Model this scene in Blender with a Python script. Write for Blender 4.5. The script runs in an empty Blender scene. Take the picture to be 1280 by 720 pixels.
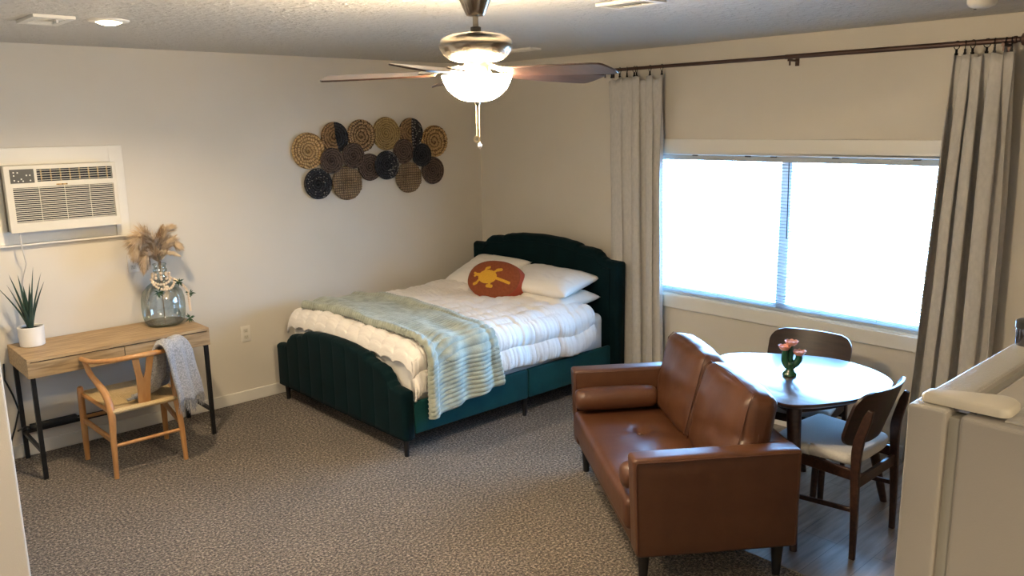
import bpy, math, random
from mathutils import Vector, Matrix, noise
random.seed(7)
PI = math.pi
col = bpy.context.scene.collection
H = 2.44
sin, cos = math.sin, math.cos
def R(a): return math.radians(a)
def ns(x, y=0., z=0.): return noise.noise(Vector((x, y, z)))
def lerp(a, b, t): return a + (b - a) * t
def smooth(t): t = max(0., min(1., t)); return t * t * (3 - 2 * t)
def interp(pts, x):
    if x <= pts[0][0]: return pts[0][1]
    for (a, b), (c, d) in zip(pts, pts[1:]):
        if x <= c: return b + (d - b) * smooth((x - a) / (c - a))
    return pts[-1][1]

# ------------------------------------------------------------------ materials
def new_mat(name):
    m = bpy.data.materials.new(name); m.use_nodes = True
    nt = m.node_tree
    return m, nt, nt.nodes['Principled BSDF'], nt.nodes, nt.links
def mat(name, c1, c2=None, scale=30, rough=.6, bump=0., bscale=None, bdist=.01, metal=0., stretch=(1, 1, 1), detail=4, spec=.5, coat=0., sheen=0., contrast=(.35, .65), emis=None, estr=0., sss=0.):
    m, nt, b, N, L = new_mat(name)
    b.inputs['Base Color'].default_value = (*c1, 1)
    b.inputs['Roughness'].default_value = rough
    b.inputs['Metallic'].default_value = metal
    b.inputs['Specular IOR Level'].default_value = spec
    b.inputs['Coat Weight'].default_value = coat
    b.inputs['Coat Roughness'].default_value = .15
    if sheen:
        b.inputs['Sheen Weight'].default_value = sheen
        b.inputs['Sheen Roughness'].default_value = .4
    if emis:
        b.inputs['Emission Color'].default_value = (*emis, 1); b.inputs['Emission Strength'].default_value = estr
    tc = N.new('ShaderNodeTexCoord'); mp = N.new('ShaderNodeMapping'); mp.inputs['Scale'].default_value = stretch
    L.new(tc.outputs['Object'], mp.inputs[0])
    nz = N.new('ShaderNodeTexNoise'); nz.inputs['Scale'].default_value = scale; nz.inputs['Detail'].default_value = detail
    L.new(mp.outputs[0], nz.inputs[0])
    c2 = c2 or tuple(x * .93 for x in c1)
    cr = N.new('ShaderNodeValToRGB')
    cr.color_ramp.elements[0].position, cr.color_ramp.elements[1].position = contrast
    cr.color_ramp.elements[0].color = (*c2, 1); cr.color_ramp.elements[1].color = (*c1, 1)
    L.new(nz.outputs['Fac'], cr.inputs[0]); L.new(cr.outputs[0], b.inputs['Base Color'])
    if bump:
        n2 = N.new('ShaderNodeTexNoise'); n2.inputs['Scale'].default_value = bscale or scale; n2.inputs['Detail'].default_value = 3
        L.new(mp.outputs[0], n2.inputs[0])
        bp = N.new('ShaderNodeBump'); bp.inputs['Strength'].default_value = bump; bp.inputs['Distance'].default_value = bdist
        L.new(n2.outputs['Fac'], bp.inputs['Height']); L.new(bp.outputs[0], b.inputs['Normal'])
    return m
def weave_mat(name, c1, c2, fx, fy, fz=None, rough=.8, bdist=.004):
    """crossing bands of two wave textures, for cord and basket weave"""
    m, nt, b, N, L = new_mat(name)
    b.inputs['Roughness'].default_value = rough
    tc = N.new('ShaderNodeTexCoord')
    nz = N.new('ShaderNodeTexNoise'); nz.inputs['Scale'].default_value = 60; L.new(tc.outputs['Object'], nz.inputs[0])
    outs = []
    for d, s in (('X', fx), ('Z' if fz else 'Y', fz or fy)):
        w = N.new('ShaderNodeTexWave'); w.bands_direction = d; w.inputs['Scale'].default_value = s
        w.inputs['Distortion'].default_value = 1.2; w.inputs['Detail'].default_value = 1
        L.new(tc.outputs['Object'], w.inputs[0]); outs.append(w)
    mx = N.new('ShaderNodeMath'); mx.operation = 'MULTIPLY'; L.new(outs[0].outputs['Fac'], mx.inputs[0]); L.new(outs[1].outputs['Fac'], mx.inputs[1])
    ad = N.new('ShaderNodeMath'); ad.operation = 'MULTIPLY_ADD'; ad.inputs[1].default_value = .5
    L.new(nz.outputs['Fac'], ad.inputs[0]); L.new(mx.outputs[0], ad.inputs[2])
    cr = N.new('ShaderNodeValToRGB'); cr.color_ramp.elements[0].position = .15; cr.color_ramp.elements[1].position = .8
    cr.color_ramp.elements[0].color = (*c2, 1); cr.color_ramp.elements[1].color = (*c1, 1)
    L.new(ad.outputs[0], cr.inputs[0]); L.new(cr.outputs[0], b.inputs['Base Color'])
    bp = N.new('ShaderNodeBump'); bp.inputs['Distance'].default_value = bdist; bp.inputs['Strength'].default_value = .8
    L.new(ad.outputs[0], bp.inputs['Height']); L.new(bp.outputs[0], b.inputs['Normal'])
    return m

M = {}
M['wall'] = mat('wall_paint', (.61, .56, .475), (.595, .545, .46), 3, .75, .25, 220, .002)
M['trim'] = mat('trim_paint', (.70, .665, .59), (.68, .645, .57), 4, .4)
M['white_plastic'] = mat('white_plastic', (.60, .56, .47), (.58, .54, .45), 6, .4)
M['dark_gap'] = mat('dark_gap', (.006, .007, .014), None, 5, .7)
M['panel_dark'] = mat('panel_dark', (.05, .05, .045), None, 5, .35)
M['button'] = mat('button_print', (.6, .6, .55), None, 5, .5)
M['black_metal'] = mat('black_metal', (.012, .012, .013), (.008, .008, .009), 40, .45, metal=.3)
M['cord_black'] = mat('cord_black', (.01, .01, .01), None, 10, .6)
M['cord_white'] = mat('cord_white', (.6, .56, .5), None, 10, .5)
M['oak'] = mat('light_oak', (.45, .305, .155), (.27, .17, .08), 5, .5, .1, 60, .002, stretch=(1.2, 14, 14), detail=8, contrast=(.36, .62))
M['oak_side'] = mat('light_oak_front', (.40, .28, .15), (.23, .15, .075), 5, .5, .1, 60, .002, stretch=(1.4, 14, 14), detail=8, contrast=(.36, .62))
M['beech'] = mat('warm_beech', (.50, .25, .085), (.42, .19, .06), 7, .4, stretch=(6, 6, 1), detail=5, coat=.15)
M['cord_seat'] = weave_mat('paper_cord', (.74, .56, .30), (.50, .34, .15), 60, 60)
M['throw'] = mat('grey_wool', (.44, .425, .415), (.24, .235, .235), 120, .95, .9, 200, .006, sheen=.3)
M['emerald'] = mat('emerald_velvet', (.0014, .0125, .015), (.001, .009, .011), 7, .8, .15, 300, .001, sheen=.03, spec=.1)  # velvet of the boards, shade put into the colour against the fan light
M['rail_green_lit'] = mat('emerald_velvet_lit', (.006, .055, .055), (.004, .042, .042), 7, .75, .15, 300, .001, sheen=.08, spec=.15)  # lighter copy of the same velvet, stronger light put into the colour
M['black_wood'] = mat('black_wood', (.01, .009, .009), None, 9, .5)
M['sheet'] = mat('white_sheet', (.80, .76, .70), (.77, .73, .67), 5, .85, .15, 30, .006)
M['duvet'] = mat('white_quilt', (.80, .755, .70), (.76, .71, .655), 9, .85, .35, 70, .006, sheen=.1)
M['sage'] = mat('sage_fleece', (.40, .42, .335), (.27, .29, .23), 14, .95, .6, 160, .004, sheen=.35)
M['rust'] = mat('rust_fabric', (.24, .058, .016), (.20, .045, .012), 60, .9, .3, 300, .001)
M['rust_side'] = mat('rust_gusset', (.38, .06, .022), None, 60, .9)
M['mustard'] = mat('mustard_fabric', (.62, .33, .025), (.55, .28, .02), 120, .9, .3, 300, .001)
M['leather'] = mat('cognac_leather', (.096, .038, .0165), (.08, .030, .0125), 12, .4, .12, 260, .001, spec=.5)
M['leather_cush'] = mat('cognac_leather_cushion', (.098, .038, .017), (.078, .029, .0125), 5, .38, .25, 14, .006, spec=.5)
M['seam'] = mat('dark_seam', (.07, .02, .008), None, 12, .6)
M['walnut'] = mat('dark_walnut', (.050, .021, .013), (.026, .011, .007), 8, .38, stretch=(1, 8, 8), detail=6, coat=.1)
M['walnut_back'] = mat('dark_walnut_back', (.040, .019, .013), (.022, .011, .008), 7, .42, stretch=(1, 1, 9), detail=6, coat=.05)
M['walnut_top'] = mat('dark_walnut_tabletop', (.075, .035, .02), (.045, .02, .012), 7, .2, stretch=(8, 1, 8), detail=6, coat=1., spec=1.)
M['seat_grey'] = mat('light_grey_seat', (.60, .58, .54), (.54, .52, .49), 200, .9, .3, 400, .001)
M['curtain'] = mat('linen_curtain', (.53, .50, .455), (.475, .45, .41), 60, .9, .35, 160, .002, stretch=(1, 1, .5))
M['rod'] = mat('bronze_rod', (.10, .055, .04), (.06, .034, .026), 20, .4, metal=.5, stretch=(1, .2, 1))
M['ring'] = mat('black_ring', (.012, .011, .012), None, 20, .4, metal=.6)
M['nickel'] = mat('brushed_nickel', (.34, .30, .25), (.29, .26, .21), 12, .24, metal=1., stretch=(.4, .4, 10))
M['blade'] = mat('fan_blade_walnut', (.075, .034, .022), (.04, .018, .012), 9, .3, stretch=(1, 9, 9), detail=5, coat=.3)
M['brass'] = mat('brass_chain', (.50, .42, .28), None, 20, .3, metal=1.)
M['glow'] = mat('lit_glass', (.9, .85, .75), None, 4, .3, emis=(1., .80, .54), estr=270)
M['canlight'] = mat('lit_lens', (.9, .85, .75), None, 4, .3, emis=(1., .80, .50), estr=34)
M['slat'] = mat('blind_slat', (.42, .45, .47), None, 5, .5)
M['vinyl'] = mat('window_vinyl', (.74, .78, .80), None, 5, .4)
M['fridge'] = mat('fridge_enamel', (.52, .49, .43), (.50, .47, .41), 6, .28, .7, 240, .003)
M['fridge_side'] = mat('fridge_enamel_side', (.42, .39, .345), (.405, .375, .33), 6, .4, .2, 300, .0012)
M['gasket'] = mat('gasket', (.44, .42, .36), None, 6, .6)
M['hinge'] = mat('hinge_cap_plastic', (.70, .65, .54), None, 6, .28)
M['pot'] = mat('white_ceramic', (.80, .76, .69), None, 5, .35)
M['soil'] = mat('dark_soil', (.02, .015, .012), (.01, .008, .006), 60, .95, .8, 80, .01)
M['aloe'] = mat('aloe_leaf', (.03, .065, .04), (.018, .04, .028), 25, .4, stretch=(1, 1, .3))
M['leafy'] = mat('sprig_leaf', (.028, .075, .025), (.018, .05, .018), 40, .6)
M['pampas'] = mat('pampas_plume', (.66, .52, .36), (.50, .36, .22), 20, .95)
M['pampas_dark'] = mat('pampas_dark', (.36, .235, .13), (.25, .15, .08), 20, .95)
M['pampas_pale'] = mat('pampas_pale', (.76, .63, .45), (.66, .53, .37), 20, .95)
M['bead'] = mat('wood_bead', (.74, .59, .42), (.66, .50, .34), 40, .5)
M['green_glaze'] = mat('green_glaze', (.016, .085, .04), (.01, .06, .03), 20, .15, coat=.6)
M['pink_glaze'] = mat('pink_glaze', (.72, .33, .22), (.64, .26, .17), 30, .35)
M['chrome'] = mat('dark_chrome', (.25, .25, .28), None, 20, .15, metal=1.)
TAN1, TAN2 = (.46, .285, .12), (.24, .135, .05)
M['tan_rope'] = mat('tan_rope', (.60, .38, .165), (.12, .06, .02), 60, .8, 1., 90, .010, contrast=(.40, .56))
M['tan_fine'] = mat('tan_fine', (.50, .335, .13), (.16, .09, .03), 90, .8, 1., 110, .008, contrast=(.38, .58))
M['brown_rope'] = mat('brown_rope', (.38, .225, .10), (.06, .03, .014), 60, .8, 1., 80, .010, contrast=(.42, .56))
M['waffle'] = weave_mat('waffle_weave', (.36, .25, .14), (.07, .04, .02), 17, 17, 17, bdist=.010)
M['black_rope'] = mat('black_rope', (.012, .012, .014), (.003, .003, .004), 90, .6, .8, 90, .006)
M['dark_rope'] = mat('dark_brown_rope', (.085, .055, .042), (.008, .006, .006), 80, .7, 1., 90, .010, contrast=(.42, .60))
M['fleck'] = mat('pale_stitch', (.34, .31, .27), None, 20, .8)

def polar_weave(name, c1, c2, nseg, pitch, rough=.8, mixn=.35, bdist=.006, twist=0., warp=1.3):
    """coiled rope seen face on: segments around, rows outwards (disc lies in the local XZ plane)"""
    m, nt, b, N, L = new_mat(name); b.inputs['Roughness'].default_value = rough; b.inputs['Specular IOR Level'].default_value = .2
    def mth(op, a, c=None, d=None):
        n = N.new('ShaderNodeMath'); n.operation = op
        for i, q in enumerate((a, c, d)):
            if q is None: continue
            if isinstance(q, (int, float)): n.inputs[i].default_value = q
            else: L.new(q, n.inputs[i])
        return n.outputs[0]
    tc = N.new('ShaderNodeTexCoord')
    wn = N.new('ShaderNodeTexNoise'); wn.inputs['Scale'].default_value = 30; L.new(tc.outputs['Object'], wn.inputs[0])
    sp = N.new('ShaderNodeSeparateXYZ'); L.new(tc.outputs['Object'], sp.inputs[0])
    x, z = sp.outputs['X'], sp.outputs['Z']
    r = mth('SQRT', mth('ADD', mth('MULTIPLY', x, x), mth('MULTIPLY', z, z))); a = mth('ARCTAN2', z, x)
    rk = mth('ADD', mth('ADD', mth('DIVIDE', r, pitch), mth('MULTIPLY', a, 1 / (2 * PI))), mth('MULTIPLY', wn.outputs['Fac'], warp))
    row = mth('ABSOLUTE', mth('SINE', mth('MULTIPLY', rk, PI)))
    sg = mth('ABSOLUTE', mth('SINE', mth('ADD', mth('ADD', mth('MULTIPLY', a, nseg * .5), mth('MULTIPLY', mth('FLOOR', rk), 1.9)), mth('ADD', mth('MULTIPLY', r, twist), mth('MULTIPLY', wn.outputs['Fac'], 7.)))))
    h = mth('MULTIPLY', mth('POWER', row, .6), mth('POWER', sg, .5))
    fn = N.new('ShaderNodeTexNoise'); fn.inputs['Scale'].default_value = 75; fn.inputs['Detail'].default_value = 5; L.new(tc.outputs['Object'], fn.inputs[0])
    v = mth('ADD', mth('MULTIPLY', h, 1 - mixn), mth('MULTIPLY', fn.outputs['Fac'], mixn))
    cr = N.new('ShaderNodeValToRGB'); cr.color_ramp.elements[0].position = .28; cr.color_ramp.elements[1].position = .78
    cr.color_ramp.elements[0].color = (*c2, 1); cr.color_ramp.elements[1].color = (*c1, 1)
    L.new(v, cr.inputs[0]); L.new(cr.outputs[0], b.inputs['Base Color'])
    bp = N.new('ShaderNodeBump'); bp.inputs['Distance'].default_value = bdist; bp.inputs['Strength'].default_value = .9
    L.new(h, bp.inputs['Height']); L.new(bp.outputs[0], b.inputs['Normal'])
    return m
M['tan_rope'] = polar_weave('tan_rope', (.62, .40, .18), (.15, .08, .03), 30, .024)
M['tan_sun'] = polar_weave('tan_sunburst', (.58, .37, .16), (.10, .05, .02), 44, .030, mixn=.2)
M['tan_disc'] = polar_weave('tan_fine_coil', (.56, .39, .16), (.12, .07, .025), 60, .018, mixn=.5)
M['brown_rope'] = polar_weave('brown_rope', (.44, .27, .13), (.05, .028, .014), 46, .024, mixn=.45)
M['brown_braid'] = polar_weave('brown_braid', (.44, .28, .14), (.05, .028, .014), 34, .026, mixn=.15)
M['dark_rope'] = polar_weave('dark_brown_rope', (.19, .13, .10), (.006, .005, .004), 44, .018, mixn=.5)
M['black_rope'] = polar_weave('black_rope', (.05, .05, .055), (.001, .001, .002), 40, .020, rough=.55, mixn=.45)
def ceiling_mat():
    m, nt, b, N, L = new_mat('ceiling_texture')
    b.inputs['Base Color'].default_value = (.55, .52, .46, 1); b.inputs['Roughness'].default_value = .7
    tc = N.new('ShaderNodeTexCoord'); n1 = N.new('ShaderNodeTexNoise'); n1.inputs['Scale'].default_value = 26; n1.inputs['Detail'].default_value = 5
    L.new(tc.outputs['Object'], n1.inputs[0])
    cr = N.new('ShaderNodeValToRGB'); cr.color_ramp.elements[0].position = .46; cr.color_ramp.elements[1].position = .60
    L.new(n1.outputs['Fac'], cr.inputs[0])
    bp = N.new('ShaderNodeBump'); bp.inputs['Strength'].default_value = .8; bp.inputs['Distance'].default_value = .006
    L.new(cr.outputs[0], bp.inputs['Height']); L.new(bp.outputs[0], b.inputs['Normal'])
    return m
M['ceiling'] = ceiling_mat()
M['walnut_top'].node_tree.nodes['Principled BSDF'].inputs['Coat Roughness'].default_value = .3
def carpet_mat():
    m, nt, b, N, L = new_mat('carpet_pile')
    b.inputs['Roughness'].default_value = .95; b.inputs['Specular IOR Level'].default_value = .15
    b.inputs['Sheen Weight'].default_value = .15
    tc = N.new('ShaderNodeTexCoord')
    n1 = N.new('ShaderNodeTexNoise'); n1.inputs['Scale'].default_value = 78; n1.inputs['Detail'].default_value = 4; n1.inputs['Roughness'].default_value = .75
    v = N.new('ShaderNodeTexVoronoi'); v.inputs['Scale'].default_value = 110
    n3 = N.new('ShaderNodeTexNoise'); n3.inputs['Scale'].default_value = 2.2; n3.inputs['Detail'].default_value = 3
    for n in (n1, v, n3): L.new(tc.outputs['Object'], n.inputs[0])
    cr = N.new('ShaderNodeValToRGB'); e = cr.color_ramp.elements
    e[0].position = .36; e[0].color = (.018, .013, .010, 1); e[1].position = .64; e[1].color = (.46, .375, .285, 1)
    k = e.new(.5); k.color = (.13, .102, .077, 1)
    L.new(n1.outputs['Fac'], cr.inputs[0])
    mr = N.new('ShaderNodeMapRange'); mr.inputs[1].default_value = .3; mr.inputs[2].default_value = .7; mr.inputs[3].default_value = .88; mr.inputs[4].default_value = 1.1
    L.new(n3.outputs['Fac'], mr.inputs[0])
    hs = N.new('ShaderNodeHueSaturation'); L.new(cr.outputs[0], hs.inputs['Color']); L.new(mr.outputs[0], hs.inputs['Value'])
    L.new(hs.outputs[0], b.inputs['Base Color'])
    ad = N.new('ShaderNodeMath'); ad.operation = 'ADD'; L.new(n1.outputs['Fac'], ad.inputs[0]); L.new(v.outputs['Distance'], ad.inputs[1])
    bp = N.new('ShaderNodeBump'); bp.inputs['Strength'].default_value = .9; bp.inputs['Distance'].default_value = .012
    L.new(ad.outputs[0], bp.inputs['Height']); L.new(bp.outputs[0], b.inputs['Normal'])
    return m
M['carpet'] = carpet_mat()
def plank_mat():
    m, nt, b, N, L = new_mat('vinyl_planks')
    b.inputs['Roughness'].default_value = .38
    tc = N.new('ShaderNodeTexCoord')
    br = N.new('ShaderNodeTexBrick'); br.inputs['Scale'].default_value = 1; br.inputs['Brick Width'].default_value = 1.2; br.inputs['Row Height'].default_value = .17
    br.inputs['Mortar Size'].default_value = .0012; br.inputs['Bias'].default_value = 0
    br.inputs['Color1'].default_value = (.27, .225, .18, 1); br.inputs['Color2'].default_value = (.20, .165, .135, 1); br.inputs['Mortar'].default_value = (.07, .055, .045, 1)
    L.new(tc.outputs['Object'], br.inputs[0])
    mp = N.new('ShaderNodeMapping'); mp.inputs['Scale'].default_value = (1, 9, 1); L.new(tc.outputs['Object'], mp.inputs[0])
    nz = N.new('ShaderNodeTexNoise'); nz.inputs['Scale'].default_value = 4; nz.inputs['Detail'].default_value = 7; L.new(mp.outputs[0], nz.inputs[0])
    mr = N.new('ShaderNodeMapRange'); mr.inputs[1].default_value = .3; mr.inputs[2].default_value = .7; mr.inputs[3].default_value = .65; mr.inputs[4].default_value = 1.25
    L.new(nz.outputs['Fac'], mr.inputs[0])
    hs = N.new('ShaderNodeHueSaturation'); L.new(br.outputs['Color'], hs.inputs['Color']); L.new(mr.outputs[0], hs.inputs['Value'])
    L.new(hs.outputs[0], b.inputs['Base Color'])
    bp = N.new('ShaderNodeBump'); bp.inputs['Strength'].default_value = .15; bp.inputs['Distance'].default_value = .003
    L.new(nz.outputs['Fac'], bp.inputs['Height']); L.new(bp.outputs[0], b.inputs['Normal'])
    return m
M['planks'] = plank_mat()
def thin_glass(name, tint, edge, gl=.12):
    m, nt, b, N, L = new_mat(name)
    N.remove(b); out = N['Material Output']
    tr = N.new('ShaderNodeBsdfTransparent'); g = N.new('ShaderNodeBsdfGlossy'); g.inputs['Roughness'].default_value = .03
    lw = N.new('ShaderNodeLayerWeight'); lw.inputs['Blend'].default_value = .35
    mc = N.new('ShaderNodeMix'); mc.data_type = 'RGBA'; mc.inputs['A'].default_value = (*tint, 1); mc.inputs['B'].default_value = (*edge, 1)
    L.new(lw.outputs['Facing'], mc.inputs['Factor']); L.new(mc.outputs['Result'], tr.inputs['Color'])
    mx = N.new('ShaderNodeMixShader')
    mu = N.new('ShaderNodeMath'); mu.operation = 'MULTIPLY_ADD'; mu.inputs[1].default_value = .5; mu.inputs[2].default_value = gl * .3
    L.new(lw.outputs['Fresnel'], mu.inputs[0]); L.new(mu.outputs[0], mx.inputs[0])
    L.new(tr.outputs[0], mx.inputs[1]); L.new(g.outputs[0], mx.inputs[2]); L.new(mx.outputs[0], out.inputs['Surface'])
    return m
M['glass'] = thin_glass('window_glass', (.97, .99, 1.), (.9, .95, .97), .05)
M['vase_glass'] = thin_glass('vase_glass', (.95, .985, .975), (.50, .64, .61), .6)

# ------------------------------------------------------------------ mesh builder
class MB:
    def __init__(s): s.v = []; s.f = []; s.mi = []; s.cur = 0
    def add(s, v, f):
        o = len(s.v); s.v += [tuple(p) for p in v]; s.f += [tuple(i + o for i in q) for q in f]; s.mi += [s.cur] * len(f); return s
    def box(s, x0, x1, y0, y1, z0, z1, mtx=None):
        v = [(x, y, z) for x in (x0, x1) for y in (y0, y1) for z in (z0, z1)]
        if mtx: v = [mtx @ Vector(p) for p in v]
        return s.add(v, [(0, 1, 3, 2), (4, 6, 7, 5), (0, 4, 5, 1), (2, 3, 7, 6), (0, 2, 6, 4), (1, 5, 7, 3)])
    def rbox(s, x0, x1, y0, y1, z0, z1, r=.02, n=8, puff=(0, 0, 0), mtx=None, disp=None):
        """rounded box; puff bulges the faces; disp(p, unit) moves points"""
        c = Vector(((x0 + x1) / 2, (y0 + y1) / 2, (z0 + z1) / 2)); h = Vector(((x1 - x0) / 2, (y1 - y0) / 2, (z1 - z0) / 2))
        def coords(hh):
            k = 3; out = [-hh + r * (1 - cos(PI / 2 * i / k)) for i in range(k)]
            out += [lerp(-hh + r, hh - r, i / n) for i in range(n + 1)]
            out += [hh - r * (1 - cos(PI / 2 * i / k)) for i in range(k - 1, -1, -1)]
            return out
        A = [coords(h[i]) for i in range(3)]
        idx = {}; V = []; F = []
        def vid(p):
            key = tuple(round(q, 5) for q in p)
            if key not in idx:
                inner = Vector([max(-h[i] + r, min(h[i] - r, p[i])) for i in range(3)])
                d = Vector(p) - inner
                m_ = max(abs(d.x), abs(d.y), abs(d.z))
                q = inner + (d.normalized() * m_ if d.length > 1e-9 else d)
                u = Vector([p[i] / h[i] for i in range(3)])
                for i in range(3):
                    if puff[i]:
                        j, k = (i + 1) % 3, (i + 2) % 3
                        q[i] += puff[i] * u[i] * (1 - u[j] ** 2) * (1 - u[k] ** 2) if abs(u[i]) > .0 else 0
                if disp: q = disp(q, u)
                q = q + c
                idx[key] = len(V); V.append(mtx @ q if mtx else q)
            return idx[key]
        for ax in range(3):
            j, k = (ax + 1) % 3, (ax + 2) % 3
            for sg in (-1, 1):
                for a in range(len(A[j]) - 1):
                    for b in range(len(A[k]) - 1):
                        qs = []
                        for da, db in ((0, 0), (1, 0), (1, 1), (0, 1)):
                            p = [0, 0, 0]; p[ax] = sg * h[ax]; p[j] = A[j][a + da]; p[k] = A[k][b + db]; qs.append(vid(p))
                        F.append(qs if sg > 0 else qs[::-1])
        return s.add(V, F)
    def tube(s, pts, rad, n=10, cap=True, flat=None):
        pts = [Vector(p) for p in pts]
        if not isinstance(rad, (list, tuple)): rad = [rad] * len(pts)
        V = []; F = []; up = None
        for i, p in enumerate(pts):
            t = (pts[min(i + 1, len(pts) - 1)] - pts[max(i - 1, 0)]).normalized()
            if up is None: up = Vector((0, 0, 1)) if abs(t.z) < .9 else Vector((1, 0, 0))
            a = t.cross(up).normalized(); b = a.cross(t).normalized(); up = b
            for k in range(n):
                an = 2 * PI * k / n
                V.append(p + a * cos(an) * rad[i] + b * sin(an) * rad[i] * (flat or 1))
        for i in range(len(pts) - 1):
            for k in range(n):
                F.append((i * n + k, i * n + (k + 1) % n, (i + 1) * n + (k + 1) % n, (i + 1) * n + k))
        if cap: F.append(tuple(range(n - 1, -1, -1))); F.append(tuple((len(pts) - 1) * n + k for k in range(n)))
        return s.add(V, F)
    def bar(s, p, q, w, d=None, roll=None, w2=None, d2=None):
        """rectangular bar from p to q"""
        p, q = Vector(p), Vector(q); t = (q - p).normalized(); d = d or w; w2 = w2 or w; d2 = d2 or d
        ref = Vector(roll) if roll else (Vector((0, 1, 0)) if abs(t.y) < .9 else Vector((1, 0, 0)))
        a = t.cross(ref).normalized(); b = a.cross(t).normalized()
        V = []
        for c, ww, dd in ((p, w, d), (q, w2, d2)):
            V += [c + a * ww / 2 * i + b * dd / 2 * j for i, j in ((-1, -1), (1, -1), (1, 1), (-1, 1))]
        return s.add(V, [(3, 2, 1, 0), (4, 5, 6, 7), (0, 1, 5, 4), (1, 2, 6, 5), (2, 3, 7, 6), (3, 0, 4, 7)])
    def lathe(s, prof, n=32, c=(0, 0, 0), cap=True, mtx=None):
        V = []; F = []
        for r, z in prof:
            for k in range(n):
                p = Vector((r * cos(2 * PI * k / n), r * sin(2 * PI * k / n), z)); p = mtx @ p if mtx else p + Vector(c); V.append(p)
        for i in range(len(prof) - 1):
            for k in range(n): F.append((i * n + k, i * n + (k + 1) % n, (i + 1) * n + (k + 1) % n, (i + 1) * n + k))
        if cap:
            if prof[0][0] > 1e-4: F.append(tuple(range(n - 1, -1, -1)))
            if prof[-1][0] > 1e-4: F.append(tuple((len(prof) - 1) * n + k for k in range(n)))
        return s.add(V, F)
    def grid(s, fn, nu, nv, closeu=False):
        V = [fn(i / nu, j / nv) for j in range(nv + 1) for i in range(nu + (0 if closeu else 1))]
        w = nu if closeu else nu + 1
        F = [(j * w + i, j * w + (i + 1) % w, (j + 1) * w + (i + 1) % w, (j + 1) * w + i) for j in range(nv) for i in range(nu)]
        return s.add(V, F)
    def prism(s, out, a0, a1, axis='z'):
        n = len(out)
        def mk(p, a): return {'z': (p[0], p[1], a), 'x': (a, p[0], p[1]), 'y': (p[0], a, p[1])}[axis]
        V = [mk(p, a0) for p in out] + [mk(p, a1) for p in out]
        F = [tuple(range(n))[::-1], tuple(range(n, 2 * n))] + [(i, (i + 1) % n, n + (i + 1) % n, n + i) for i in range(n)]
        return s.add(V, F)
    def build(s, name, m, parent=None, sm=True, bevel=0, sub=0, solid=0, ang=40, loc=None):
        me = bpy.data.meshes.new(name)
        V = s.v
        if loc is not None: lo = Vector(loc); V = [Vector(p) - lo for p in V]
        me.from_pydata([tuple(p) for p in V], [], s.f)
        ms = m if isinstance(m, (list, tuple)) else [m]
        for x in ms: me.materials.append(x)
        if len(ms) > 1: me.polygons.foreach_set('material_index', s.mi)
        me.update()
        import bmesh
        bm = bmesh.new(); bm.from_mesh(me); bmesh.ops.remove_doubles(bm, verts=bm.verts, dist=1e-6)
        bmesh.ops.recalc_face_normals(bm, faces=bm.faces); bm.to_mesh(me); bm.free()
        if sm:
            me.polygons.foreach_set('use_smooth', [True] * len(me.polygons))
            if ang < 180: me.set_sharp_from_angle(angle=R(ang))
        o = bpy.data.objects.new(name, me); col.objects.link(o)
        if loc is not None: o.location = loc
        if parent: o.parent = parent
        if solid: md = o.modifiers.new('thick', 'SOLIDIFY'); md.thickness = solid; md.offset = 0
        if bevel:
            md = o.modifiers.new('bevel', 'BEVEL'); md.width = bevel; md.segments = 3; md.limit_method = 'ANGLE'; md.angle_limit = R(35)
        if sub: md = o.modifiers.new('sub', 'SUBSURF'); md.levels = md.render_levels = sub
        return o
def tag(o, label=None, cat=None, group=None, kind=None):
    if label: o['label'] = label
    if cat: o['category'] = cat
    if group: o['group'] = group
    if kind: o['kind'] = kind
    return o
def thing(name, label, cat, loc=(0, 0, 0), rz=0., group=None):
    o = bpy.data.objects.new(name, None); o.empty_display_size = .1; col.objects.link(o)
    o.location = loc; o.rotation_euler = (0, 0, rz); return tag(o, label, cat, group)
def dup(o, parent=None, first=True):
    c = o.copy(); col.objects.link(c)
    if parent: c.parent = parent
    for ch in list(o.children): dup(ch, c, False)
    return c
def struct(o): o['kind'] = 'structure'; return o

# ------------------------------------------------------------------ room shell
X0, Y0 = -6.3, -7.4
WL = -4.158                      # inner face of the short left wall
T = .12
struct(MB().box(X0, 0, Y0, 0, -.1, 0).build('floor', M['carpet'], sm=False))
struct(MB().box(-1.56, 0, Y0 + .01, -2.72, -.05, .004).build('floor', M['planks'], sm=False))
struct(MB().box(X0, 0, Y0, 0, H, H + .1).build('ceiling', M['ceiling'], sm=False))
struct(MB().box(X0 - T, T, 0, T, 0, H).build('wall_back', M['wall'], sm=False))
# window wall with an opening
WY0, WY1, WZ0, WZ1 = -3.86, -1.86, .735, 1.735
m = MB()
m.box(0, T, Y0 - T, WY0, 0, H); m.box(0, T, WY1, 0, 0, H); m.box(0, T, WY0, WY1, 0, WZ0); m.box(0, T, WY0, WY1, WZ1, H)
struct(m.build('wall_right', M['wall'], sm=False))
struct(MB().box(X0 - T, X0, Y0, 0, 0, H).build('wall_left', M['wall'], sm=False))
struct(MB().box(X0 - T, T, Y0 - T, Y0, 0, H).build('wall_front', M['wall'], sm=False))
struct(MB().box(WL - .115, WL, -2.45, 0, 0, H).build('wall_left', M['wall'], sm=False, bevel=.008))
def baseboard(name, x0, x1, y0, y1, nx, ny):
    return struct(MB().box(x0, x1, y0, y1, 0, .085).build(name, M['trim'], sm=False, bevel=.006))
baseboard('baseboard_back', WL + .0, 0, -.014, 0, 0, 0)
baseboard('baseboard_right', -.014, 0, Y0, -.014, 0, 0)
baseboard('baseboard_left', WL, WL + .014, -2.44, -.014, 0, 0)
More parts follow.
